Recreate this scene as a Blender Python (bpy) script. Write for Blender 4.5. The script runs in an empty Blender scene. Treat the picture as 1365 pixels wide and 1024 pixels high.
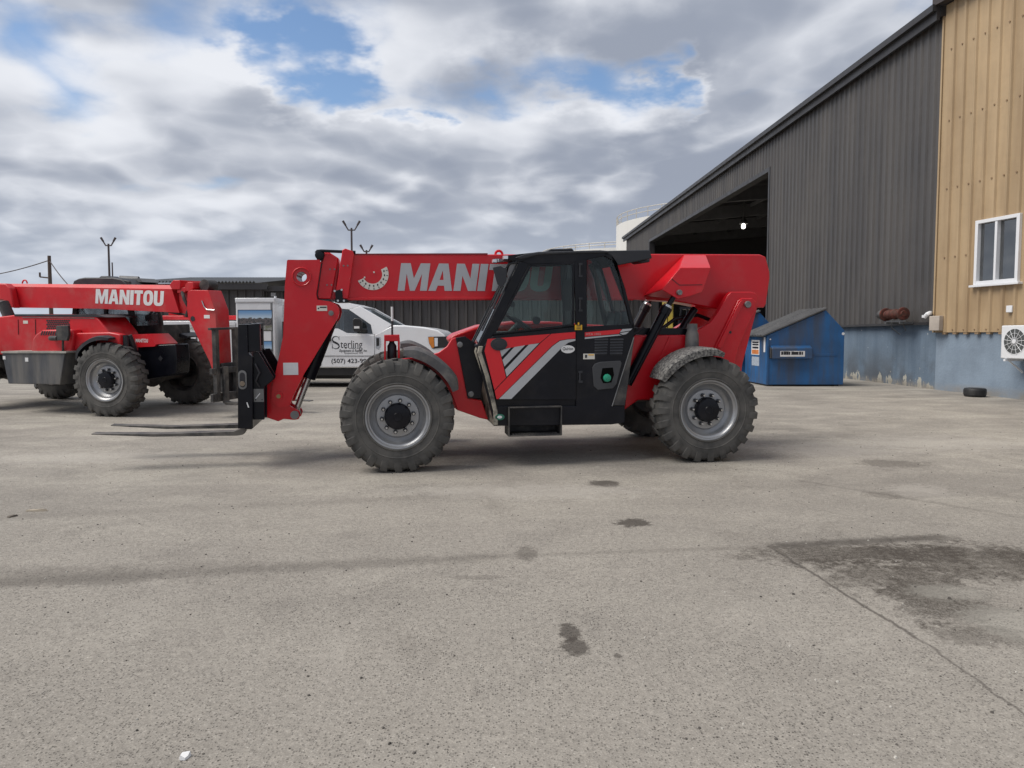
import bpy, bmesh, math, random
from mathutils import Vector, Matrix
random.seed(7)
R = math.radians
SC = bpy.context.scene
COL = SC.collection

# ------------------------------------------------------------------ camera
F_PX, CX, CY = 1025.0, 682.5, 512.0          # focal length and centre on a 1365 x 1024 frame
CAM_H, PITCH = 1.8, R(3.517)
cam = bpy.data.cameras.new('camera'); cam_o = bpy.data.objects.new('camera', cam); COL.objects.link(cam_o)
cam.sensor_width = 36.0; cam.lens = 36.0*F_PX/1365.0
cam.clip_start = 0.05; cam.clip_end = 3000
cam_o.location = (0, 0, CAM_H); cam_o.rotation_euler = (math.pi/2 - PITCH, 0, 0)
SC.camera = cam_o
SC.render.resolution_x, SC.render.resolution_y = 1024, 768
CAM = Vector((0, 0, CAM_H))
FWD = Vector((0, math.cos(PITCH), -math.sin(PITCH))); UPV = Vector((0, math.sin(PITCH), math.cos(PITCH)))
def ray(px, py):
    return FWD + Vector((1, 0, 0))*((px - CX)/F_PX) + UPV*((CY - py)/F_PX)

# ------------------------------------------------------------------ light
SUN_EL, SUN_AZ = R(54), R(-104)               # azimuth from +Y (view direction), negative = left
sun = bpy.data.lights.new('sun', 'SUN'); sun_o = bpy.data.objects.new('sun', sun); COL.objects.link(sun_o)
sun.energy = 2.0; sun.angle = R(38); sun.color = (1.0, 0.95, 0.88)
sd = Vector((math.sin(SUN_AZ)*math.cos(SUN_EL), math.cos(SUN_AZ)*math.cos(SUN_EL), math.sin(SUN_EL)))
sun_o.rotation_euler = sd.to_track_quat('Z', 'Y').to_euler()
sun_o.location = (0, 0, 60)
SC.view_settings.view_transform = 'Standard'; SC.view_settings.look = 'None'
SC.view_settings.exposure = 0.75; SC.view_settings.gamma = 1.0

class NT:
    """small node-tree helper"""
    def __init__(s, tree): s.t = tree; tree.nodes.clear()
    def n(s, typ, **kw):
        nd = s.t.nodes.new(typ)
        for k, v in kw.items(): setattr(nd, k, v)
        return nd
    def l(s, a, b): s.t.links.new(a, b)
    def put(s, sock, v):
        if isinstance(v, bpy.types.NodeSocket): s.l(v, sock)
        elif v is not None: sock.default_value = v
    def m(s, op, a, b=None, c=None, clamp=False):
        nd = s.n('ShaderNodeMath', operation=op, use_clamp=clamp)
        s.put(nd.inputs[0], a)
        if b is not None: s.put(nd.inputs[1], b)
        if c is not None: s.put(nd.inputs[2], c)
        return nd.outputs[0]
    def vm(s, op, a, b=None):
        nd = s.n('ShaderNodeVectorMath', operation=op)
        s.put(nd.inputs[0], a)
        if b is not None: s.put(nd.inputs[1], b)
        return nd.outputs['Value'] if op in ('DOT_PRODUCT', 'LENGTH', 'DISTANCE') else nd.outputs[0]
    def mr(s, v, a, b, c=0.0, d=1.0, smooth=True):
        nd = s.n('ShaderNodeMapRange'); nd.interpolation_type = 'SMOOTHSTEP' if smooth else 'LINEAR'
        s.put(nd.inputs[0], v)
        for i, x in zip((1, 2, 3, 4), (a, b, c, d)): s.put(nd.inputs[i], x)
        return nd.outputs[0]
    def mix(s, f, a, b, blend='MIX'):
        nd = s.n('ShaderNodeMix', data_type='RGBA', blend_type=blend)
        s.put(nd.inputs['Factor'], f)
        for i, v in ((6, a), (7, b)):
            s.put(nd.inputs[i], tuple(v) + (1,) if isinstance(v, (tuple, list)) and len(v) == 3 else v)
        return nd.outputs[2]
    def noise(s, vec, scale, detail=4, rough=0.55, dist=0.0, out='Fac'):
        nd = s.n('ShaderNodeTexNoise')
        if vec is not None: s.l(vec, nd.inputs['Vector'])
        nd.inputs['Scale'].default_value = scale; nd.inputs['Detail'].default_value = detail
        nd.inputs['Roughness'].default_value = rough; nd.inputs['Distortion'].default_value = dist
        return nd.outputs[out]

# sky: Nishita with a broken layer of stratocumulus over it
world = bpy.data.worlds.new('World'); SC.world = world; world.use_nodes = True
w = NT(world.node_tree)
sky = w.n('ShaderNodeTexSky', sky_type='NISHITA'); sky.sun_disc = False
sky.sun_elevation = SUN_EL; sky.sun_rotation = SUN_AZ; sky.ozone_density = 3.0; sky.dust_density = 0.3
tc = w.n('ShaderNodeTexCoord'); dirv = tc.outputs['Generated']
sx = w.n('ShaderNodeSeparateXYZ'); w.l(dirv, sx.inputs[0])
zz = w.m('ADD', w.m('MAXIMUM', sx.outputs[2], 0.0), 0.25)
cb = w.n('ShaderNodeCombineXYZ')
w.l(w.m('DIVIDE', sx.outputs[0], zz), cb.inputs[0]); w.l(w.m('DIVIDE', sx.outputs[1], zz), cb.inputs[1])
P = cb.outputs[0]
def cloud_h(vec):
    """height of the cloud layer: soft masses with billowing lumps"""
    wv = w.vm('ADD', vec, w.vm('MULTIPLY', w.vm('SUBTRACT', w.noise(vec, 2.2, 3, 0.55, out='Color'), (0.5, 0.5, 0.5)), (0.34, 0.34, 0.0)))
    a_ = w.noise(wv, 1.05, 6, 0.56)
    vo = w.n('ShaderNodeTexVoronoi', feature='F1'); w.l(wv, vo.inputs['Vector'])
    vo.inputs['Scale'].default_value = 1.75; vo.inputs['Detail'].default_value = 2.0; vo.inputs['Roughness'].default_value = 0.55; vo.inputs['Lacunarity'].default_value = 2.3
    bil = w.m('SUBTRACT', 1.0, vo.outputs['Distance'])
    return w.m('ADD', w.m('MULTIPLY', a_, 0.52), w.m('MULTIPLY', bil, 0.48))
h1 = cloud_h(P)
pl = w.n('ShaderNodeVectorMath', operation='NORMALIZE'); w.l(P, pl.inputs[0])
zen = w.vm('ADD', w.vm('MULTIPLY', pl.outputs[0], (-0.13, -0.13, 0.0)), (-0.05, 0.0, 0.0))
h2 = cloud_h(w.vm('ADD', P, zen))
big = w.noise(w.vm('ADD', P, (3.7, 1.2, 0)), 0.45, 3, 0.5)
fine = w.noise(P, 6.0, 5, 0.62)
holes = None
hw = w.vm('ADD', dirv, w.vm('MULTIPLY', w.vm('SUBTRACT', w.noise(P, 4.2, 5, 0.56, out='Color'), (0.5, 0.5, 0.5)), (0.34, 0.10, 0.20)))
for (px, py, rad, k) in ((360, 86, 0.045, .24), (410, 100, 0.055, .30), (465, 102, 0.04, .22), (535, 146, 0.028, .26), (700, 92, 0.045, .14), (760, 92, 0.05, .22), (835, 116, 0.06, .36), (875, 126, 0.035, .24), (380, 20, .05, .14)):
    d = ray(px, py).normalized()
    b = w.mr(w.vm('DISTANCE', hw, tuple(d)), rad*1.4, 0.0, 0.0, k*0.8)
    holes = b if holes is None else w.m('ADD', holes, b)
cov = w.m('ADD', h1, w.m('MULTIPLY', w.m('SUBTRACT', fine, 0.5), 0.16))
cov = w.m('ADD', w.m('SUBTRACT', cov, holes), w.mr(sx.outputs[2], 0.30, 0.12, 0.10, 0.3))
mask = w.mr(cov, 0.03, 0.30)
relief = w.m('ADD', w.m('MULTIPLY', w.m('SUBTRACT', h1, h2), 3.0), w.m('MULTIPLY', w.m('SUBTRACT', 0.5, big), 1.3))
relief = w.m('ADD', relief, w.m('MULTIPLY', w.m('SUBTRACT', fine, 0.5), 0.7))
thin = w.mr(cov, 0.20, 0.50, 0.35, -0.2)
lum = w.mr(w.m('ADD', relief, thin), -0.50, 0.75, 0.0, 1.0)
cc = w.mix(lum, (0.215, 0.24, 0.295), (0.55, 0.565, 0.60))
hz = w.mr(sx.outputs[2], 0.02, 0.20, 0.7, 0.0)
cc = w.mix(hz, cc, (0.36, 0.40, 0.465))
bg1 = w.n('ShaderNodeBackground'); w.l(sky.outputs[0], bg1.inputs[0]); bg1.inputs[1].default_value = 0.085
bg2 = w.n('ShaderNodeBackground'); w.l(cc, bg2.inputs[0]); bg2.inputs[1].default_value = 0.90
mx = w.n('ShaderNodeMixShader'); w.l(mask, mx.inputs[0]); w.l(bg1.outputs[0], mx.inputs[1]); w.l(bg2.outputs[0], mx.inputs[2])
wo = w.n('ShaderNodeOutputWorld'); w.l(mx.outputs[0], wo.inputs[0])

# ------------------------------------------------------------------ terrain helpers
SL = 0.0332                                    # the yard climbs gently away from the viewer, then levels
def gz(y):
    if y < 15: return SL*y
    t = min(y - 15, 5.0)
    return SL*15 + SL*(t - t*t/10.0)
def G(px, py):
    """point of the ground seen at a pixel"""
    d = ray(px, py); lo, hi = 0.1, 400.0
    for _ in range(60):
        mid = (lo + hi)/2; p = CAM + d*mid
        if p.z > gz(p.y): lo = mid
        else: hi = mid
    return CAM + d*lo

class Frame:
    """local axes u (along), v (away from the viewer), w (up) of a thing"""
    def __init__(s, O, U, V):
        s.O = Vector(O); s.U = Vector(U).normalized(); s.V = Vector(V).normalized(); s.W = s.U.cross(s.V)
    def matrix(s):
        m = Matrix((s.U, s.V, s.W)).transposed().to_4x4(); m.translation = s.O; return m
    def uw(s, px, py, v):
        d = ray(px, py); t = (v - (CAM - s.O).dot(s.V))/d.dot(s.V); q = CAM + d*t - s.O
        return q.dot(s.U), q.dot(s.W)
    def pt(s, px, py, v):
        u, w_ = s.uw(px, py, v); return (u, v, w_)
    def poly(s, pts, v): return [s.uw(a, b, v) for a, b in pts]
    def size(s, n, v, px=CX, py=CY):
        a = s.uw(px, py, v); b = s.uw(px + n, py, v); return abs(b[0] - a[0])

# ------------------------------------------------------------------ materials
def mat(name, col, rough=0.5, metal=0.0, var=0.12, vscale=3.0, dirt=None, damt=0.0, dscale=2.0, dthr=0.55, bump=0.0, bscale=60.0, spec=0.5, coat=0.0, streak=False, low=None, panel=0):
    m = bpy.data.materials.new(name); m.use_nodes = True; t = NT(m.node_tree)
    o = t.n('ShaderNodeOutputMaterial'); b = t.n('ShaderNodeBsdfPrincipled'); t.l(b.outputs[0], o.inputs[0])
    tcn = t.n('ShaderNodeTexCoord'); v = tcn.outputs['Object']
    nz = t.noise(v, vscale, 6, 0.6)
    f = t.mr(nz, 0.3, 0.7)
    a = tuple(c*(1 - var) for c in col); c2 = tuple(min(1, c*(1 + var)) for c in col)
    base = t.mix(f, a, c2)
    if panel:                                    # each sheet weathered a little differently, with a lap line
        sp = t.n('ShaderNodeSeparateXYZ'); t.l(v, sp.inputs[0]); q = t.m('DIVIDE', sp.outputs[0], panel)
        wn = t.n('ShaderNodeTexWhiteNoise', noise_dimensions='1D'); t.l(t.m('FLOOR', q), wn.inputs['W'])
        base = t.mix(t.mr(wn.outputs['Value'], 0, 1, 0.0, 0.22, False), base, tuple(c*0.55 for c in col))
        fr = t.m('FRACT', q); base = t.mix(t.m('MULTIPLY', t.mr(fr, 0.985, 0.995), 0.45), base, tuple(c*0.4 for c in col))
    rsock = t.mr(nz, 0.3, 0.7, max(0.02, rough - 0.08), min(1, rough + 0.08))
    if dirt is not None:
        vec = v
        if streak:
            mp = t.n('ShaderNodeMapping'); mp.inputs['Scale'].default_value = (1, 1, 0.12); t.l(v, mp.inputs[0]); vec = mp.outputs[0]
        dn = t.noise(vec, dscale, 8, 0.65)
        dm = t.mr(dn, dthr - 0.13, dthr + 0.13, 0.0, damt)
        if low is not None:                      # splashed dirt gathers near the ground
            sp = t.n('ShaderNodeSeparateXYZ'); t.l(v, sp.inputs[0])
            lm = t.mr(sp.outputs[2], low, 0.0, 0.0, 0.75)
            dm = t.m('MAXIMUM', dm, t.m('MULTIPLY', lm, t.mr(dn, 0.3, 0.6)))
        base = t.mix(dm, base, dirt)
        rsock = t.m('MAXIMUM', rsock, t.m('MULTIPLY', dm, 0.85))
    t.l(base, b.inputs['Base Color']); t.l(rsock, b.inputs['Roughness'])
    b.inputs['Metallic'].default_value = metal
    b.inputs['Specular IOR Level'].default_value = spec
    if coat: b.inputs['Coat Weight'].default_value = coat; b.inputs['Coat Roughness'].default_value = 0.08
    if bump:
        bn = t.n('ShaderNodeBump'); bn.inputs['Strength'].default_value = 1.0; bn.inputs['Distance'].default_value = bump
        t.l(t.noise(v, bscale, 4, 0.6), bn.inputs['Height']); t.l(bn.outputs[0], b.inputs['Normal'])
    return m
def glass(name, tint, refl=0.12, rough=0.02, opa=0.0, ocol=(0.3, 0.32, 0.33)):
    m = bpy.data.materials.new(name); m.use_nodes = True; t = NT(m.node_tree)
    o = t.n('ShaderNodeOutputMaterial'); tr = t.n('ShaderNodeBsdfTransparent'); tr.inputs[0].default_value = tint + (1,)
    gl = t.n('ShaderNodeBsdfGlossy'); gl.inputs['Roughness'].default_value = rough
    fr = t.n('ShaderNodeFresnel'); fr.inputs[0].default_value = 1.5
    df = t.n('ShaderNodeBsdfDiffuse'); df.inputs[0].default_value = ocol + (1,)
    tcn = t.n('ShaderNodeTexCoord')
    dust_sheen = t.mr(t.noise(tcn.outputs['Object'], 3.0, 7, 0.65), 0.4, 0.75, opa*0.3, opa)  # patchy diffuse film: dust, and the painted reflection on the truck windscreen
    m1 = t.n('ShaderNodeMixShader'); t.l(dust_sheen, m1.inputs[0]); t.l(tr.outputs[0], m1.inputs[1]); t.l(df.outputs[0], m1.inputs[2])
    m2 = t.n('ShaderNodeMixShader'); t.l(t.m('MULTIPLY_ADD', fr.outputs[0], 0.6, refl*0.4), m2.inputs[0]); t.l(m1.outputs[0], m2.inputs[1]); t.l(gl.outputs[0], m2.inputs[2])
    t.l(m2.outputs[0], o.inputs[0]); return m
DUST = (0.30, 0.27, 0.23)
M = {}
M['red'] = mat('red_paint', (0.57, 0.003, 0.012), 0.36, 0, 0.06, 1.2, DUST, 0.08, 2.5, 0.60, spec=.4, coat=0.2, bump=0.0004, bscale=8)
M['red_dusty'] = mat('dusty_red_paint', (0.54, 0.008, 0.016), 0.45, 0, 0.10, 1.5, DUST, 0.22, 2.2, 0.58, bump=0.0005, bscale=8)
M['red_decal'] = mat('bright_red_decal', (0.62, 0.012, 0.02), 0.4, 0, 0.03)
M['silver_decal'] = mat('silver_decal', (0.43, 0.44, 0.46), 0.42, 0.1, 0.05)
M['white_decal'] = mat('white_decal', (0.72, 0.72, 0.72), 0.45, 0, 0.05)
M['black'] = mat('black_paint', (0.004, 0.0045, 0.008), 0.34, 0, 0.3, 2.0, DUST, 0.03, 3.0, 0.6, spec=0.28)
M['black_dirty'] = mat('dirty_black_metal', (0.022, 0.022, 0.024), 0.55, 0, 0.3, 2.0, DUST, 0.28, 3.5, 0.55)
M['plastic'] = mat('dark_grey_plastic', (0.026, 0.028, 0.034), 0.5, 0, 0.15, 3.0, DUST, 0.08, 3, 0.6, spec=.4)
M['fender'] = mat('grey_rubber_fender', (0.075, 0.075, 0.08), 0.6, 0, 0.2, 4.0, DUST, 0.35, 5, 0.55)
M['mud'] = mat('mud_caked_fender', (0.035, 0.035, 0.037), 0.85, 0, 0.3, 20.0, (0.30, 0.29, 0.27), 0.75, 34, 0.49, bump=0.008, bscale=40)
M['mudpanel'] = mat('mud_splashed_panel', (0.08, 0.075, 0.065), 0.8, 0, 0.3, 5.0, (0.36, 0.33, 0.27), 0.95, 6, 0.46, bump=0.006, bscale=30)
M['tyre'] = mat('dusty_tyre_rubber', (0.068, 0.067, 0.065), 0.88, 0, 0.15, 5, (0.15, 0.142, 0.13), 0.6, 2.6, 0.5, bump=0.0015, bscale=50, spec=0.25)
M['rim'] = mat('grey_wheel_paint', (0.36, 0.365, 0.375), 0.36, 0.6, 0.08, 4, DUST, 0.25, 6, 0.6)
M['chrome'] = mat('bright_steel', (0.55, 0.55, 0.55), 0.22, 0.9, 0.08)
M['steel'] = mat('grey_steel', (0.20, 0.20, 0.20), 0.45, 0.6, 0.15, 6)
M['nut'] = mat('wheel_nut_steel', (0.05, 0.05, 0.055), 0.45, 0.4, 0.1)
M['white'] = mat('white_paint', (0.74, 0.75, 0.77), 0.3, 0, 0.03, 2, DUST, 0.12, 2, 0.6, coat=0.4)
M['label'] = mat('white_label', (0.66, 0.64, 0.58), 0.5, 0, 0.06, 8)
M['ink'] = mat('dark_ink', (0.02, 0.02, 0.025), 0.5)
M['yellow'] = mat('yellow_label', (0.75, 0.42, 0.02), 0.5)
M['green'] = mat('green_plastic', (0.02, 0.30, 0.18), 0.4)
M['amber'] = mat('amber_lens', (0.6, 0.2, 0.02), 0.2)
M['lens'] = mat('clear_lamp_lens', (0.7, 0.72, 0.75), 0.12, 0.3)
M['glass'] = glass('tinted_cab_glass', (0.86, 0.92, 0.90), 0.0, opa=0.0)
M['wind'] = glass('windscreen_glass', (0.76, 0.83, 0.83), 0.35, opa=0.08)
M['carglass'] = glass('dark_car_glass', (0.12, 0.15, 0.16), 0.12)

# ------------------------------------------------------------------ mesh builder
class MB:
    def __init__(s): s.v = []; s.f = []; s.m = []
    def add(s, vs, fs, mi=0):
        k = len(s.v); s.v += [tuple(p) for p in vs]
        for f in fs: s.f.append([i + k for i in f]); s.m.append(mi)
        return s
    def prism(s, poly, v0, v1, mi=0):
        """(u, w) outline pushed from v0 to v1"""
        n = len(poly)
        vs = [(a, v0, b) for a, b in poly] + [(a, v1, b) for a, b in poly]
        fs = [list(range(n)), list(range(2*n - 1, n - 1, -1))] + [[i, i + n, (i + 1) % n + n, (i + 1) % n] for i in range(n)]
        return s.add(vs, fs, mi)
    def loft(s, a, b, mi=0):
        """closed solid between two outlines of equal length (3-D points)"""
        n = len(a)
        fs = [list(range(n)), list(range(2*n - 1, n - 1, -1))] + [[i, i + n, (i + 1) % n + n, (i + 1) % n] for i in range(n)]
        return s.add(list(a) + list(b), fs, mi)
    def sheet(s, poly, v, mi=0):
        return s.add([(a, v, b) for a, b in poly], [list(range(len(poly)))], mi)
    def box(s, a, b, mi=0):
        (x0, y0, z0), (x1, y1, z1) = a, b
        return s.add([(x0,y0,z0),(x1,y0,z0),(x1,y1,z0),(x0,y1,z0),(x0,y0,z1),(x1,y0,z1),(x1,y1,z1),(x0,y1,z1)],
                     [(0,3,2,1),(4,5,6,7),(0,1,5,4),(1,2,6,5),(2,3,7,6),(3,0,4,7)], mi)
    def tube(s, pts, r, n=12, mi=0, cap=True):
        pts = [Vector(p) for p in pts]; rs = r if isinstance(r, (list, tuple)) else [r]*len(pts)
        k = len(s.v); prev = None
        for i, p in enumerate(pts):
            t = (pts[min(i + 1, len(pts) - 1)] - pts[max(i - 1, 0)]).normalized()
            if prev is None:
                a = Vector((0, 0, 1)) if abs(t.z) < 0.9 else Vector((1, 0, 0)); e1 = t.cross(a).normalized()
            else: e1 = (prev - t*prev.dot(t)).normalized()
            prev = e1; e2 = t.cross(e1)
            for j in range(n):
                q = p + (e1*math.cos(2*math.pi*j/n) + e2*math.sin(2*math.pi*j/n))*rs[i]; s.v.append(tuple(q))
        for i in range(len(pts) - 1):
            for j in range(n):
                s.f.append([k + i*n + j, k + i*n + (j + 1) % n, k + (i + 1)*n + (j + 1) % n, k + (i + 1)*n + j]); s.m.append(mi)
        if cap:
            s.f.append([k + j for j in range(n)][::-1]); s.m.append(mi)
            s.f.append([k + (len(pts) - 1)*n + j for j in range(n)]); s.m.append(mi)
        return s
    def lathe(s, prof, c, n=48, mi=0, axis='v', close=False):
        """profile of (offset along axis, radius) turned about an axis through c"""
        k = len(s.v); c = Vector(c)
        for (a, r) in prof:
            for j in range(n):
                t = 2*math.pi*j/n
                if axis == 'v': q = c + Vector((r*math.cos(t), a, r*math.sin(t)))
                elif axis == 'w': q = c + Vector((r*math.cos(t), r*math.sin(t), a))
                else: q = c + Vector((a, r*math.cos(t), r*math.sin(t)))
                s.v.append(tuple(q))
        m_ = len(prof)
        for i in range(m_ if close else m_ - 1):
            for j in range(n):
                i2 = (i + 1) % m_
                s.f.append([k + i*n + j, k + i*n + (j + 1) % n, k + i2*n + (j + 1) % n, k + i2*n + j]); s.m.append(mi)
        return s
    def disc(s, c, r, v0, v1, n=24, mi=0, rw=None):
        """short cylinder across v at (u, w)"""
        rw = rw or r
        return s.prism([(c[0] + r*math.cos(2*math.pi*i/n), c[1] + rw*math.sin(2*math.pi*i/n)) for i in range(n)], v0, v1, mi)
    def build(s, name, mats, parent=None, bevel=0.0, smooth=True, fix=True, ang=35):
        me = bpy.data.meshes.new(name); me.from_pydata(s.v, [], s.f); me.update()
        if not isinstance(mats, (list, tuple)): mats = [mats]
        for m_ in mats: me.materials.append(m_)
        me.polygons.foreach_set('material_index', s.m)
        if fix:
            bm = bmesh.new(); bm.from_mesh(me); bmesh.ops.recalc_face_normals(bm, faces=bm.faces); bm.to_mesh(me); bm.free()
        if smooth:
            me.polygons.foreach_set('use_smooth', [True]*len(me.polygons)); me.set_sharp_from_angle(angle=R(ang))
        me.update()
        o = bpy.data.objects.new(name, me); COL.objects.link(o)
        if parent is not None: o.parent = parent
        if bevel:
            b = o.modifiers.new('bevel', 'BEVEL'); b.width = bevel; b.segments = 2; b.limit_method = 'ANGLE'; b.angle_limit = R(32)
        return o

def tag(o, label=None, cat=None, group=None, kind=None):
    if label: o['label'] = label
    if cat: o['category'] = cat
    if group: o['group'] = group
    if kind: o['kind'] = kind
    return o
def thing(name, label, cat, frame=None, group=None):
    o = bpy.data.objects.new(name, None); COL.objects.link(o); o.empty_display_size = 0.3
    if frame is not None: o.matrix_world = frame.matrix()
    return tag(o, label, cat, group)
def copy_tree(o, parent=None):
    c = o.copy(); COL.objects.link(c)
    if parent is not None: c.parent = parent
    for ch in list(o.children): copy_tree(ch, c)
    return c

# ------------------------------------------------------------------ lettering
def glyphs(word):
    def ell(cx, cy, rx, ry, a0, a1, n=10, p=2.6):
        out = []
        for i in range(n + 1):
            t = R(a0 + (a1 - a0)*i/n); c, s_ = math.cos(t), math.sin(t)
            out.append((cx + rx*math.copysign(abs(c)**(2/p), c), cy + ry*math.copysign(abs(s_)**(2/p), s_)))
        return out
    D = {
     'M': (1.10, [[(0,0),(0,1),(.36,1),(.55,.45),(.74,1),(1.1,1),(1.1,0),(.84,0),(.84,.62),(.64,0),(.46,0),(.26,.62),(.26,0)]]),
     'A': (.90, [[(0,0),(.27,1),(.45,1),(.45,.75),(.375,.4),(.45,.4),(.45,.19),(.33,.19),(.28,0)], [(.9,0),(.62,0),(.57,.19),(.45,.19),(.45,.4),(.525,.4),(.45,.75),(.45,1),(.63,1)]]),
     'N': (.86, [[(0,0),(0,1),(.3,1),(.59,.45),(.59,1),(.86,1),(.86,0),(.56,0),(.27,.56),(.27,0)]]),
     'I': (.30, [[(0,0),(0,1),(.3,1),(.3,0)]]),
     'T': (.72, [[(.21,0),(.21,.78),(0,.78),(0,1),(.72,1),(.72,.78),(.51,.78),(.51,0)]]),
     'O': (.84, [ell(.42,.5,.42,.52,90,270) + ell(.42,.5,.13,.30,270,90), ell(.42,.5,.42,.52,-90,90) + ell(.42,.5,.13,.30,90,-90)]),
     'U': (.82, [[(0,1),(.29,1),(.29,.3)] + ell(.41,.3,.12,.11,180,360,6) + [(.53,.3),(.53,1),(.82,1)] + ell(.41,.34,.41,.36,0,-180,12)]),
    }
    x = 0; out = []
    for ch in word:
        a, polys = D[ch]; out += [[(x + p, q) for p, q in pl] for pl in polys]; x += a + 0.055
    return out, x - 0.055
def lettering(mb, word, c0, c1, h, v, slant=0.12, mi=0):
    """heavy condensed capitals from point c0 to c1 of the (u, w) plane"""
    polys, W_ = glyphs(word); dx, dz = c1[0] - c0[0], c1[1] - c0[1]; L = math.hypot(dx, dz); ex, ez = dx/L, dz/L
    k = (L - slant*h)/W_
    for pl in polys:
        q = []
        for a, b in pl:
            x, y = a*k + slant*h*b, b*h
            q.append((c0[0] + ex*x, c0[1] + ez*x + y))
        mb.sheet(q, v, mi)
def text_mesh(body, width=None, height=None, shear=0.0, bold=0.0):
    cu = bpy.data.curves.new('lettering', 'FONT'); cu.body = body; cu.size = 1; cu.shear = shear; cu.offset = bold
    o = bpy.data.objects.new('lettering', cu); COL.objects.link(o)
    me = bpy.data.meshes.new_from_object(o); COL.objects.unlink(o); bpy.data.objects.remove(o)
    vs = [v.co.copy() for v in me.vertices]; fs = [list(p.vertices) for p in me.polygons]
    x0, x1 = min(v.x for v in vs), max(v.x for v in vs); y0, y1 = min(v.y for v in vs), max(v.y for v in vs)
    sx_ = width/(x1 - x0) if width else None; sy_ = height/(y1 - y0) if height else None
    sx_ = sx_ or sy_; sy_ = sy_ or sx_
    return [((v.x - x0)*sx_, (v.y - y0)*sy_) for v in vs], fs
def put_text(mb, body, c, v, width=None, height=None, mi=0, shear=0.0, bold=0.0):
    vs, fs = text_mesh(body, width, height, shear, bold)
    mb.add([(c[0] + a, v, c[1] + b) for a, b in vs], fs, mi)

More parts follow.
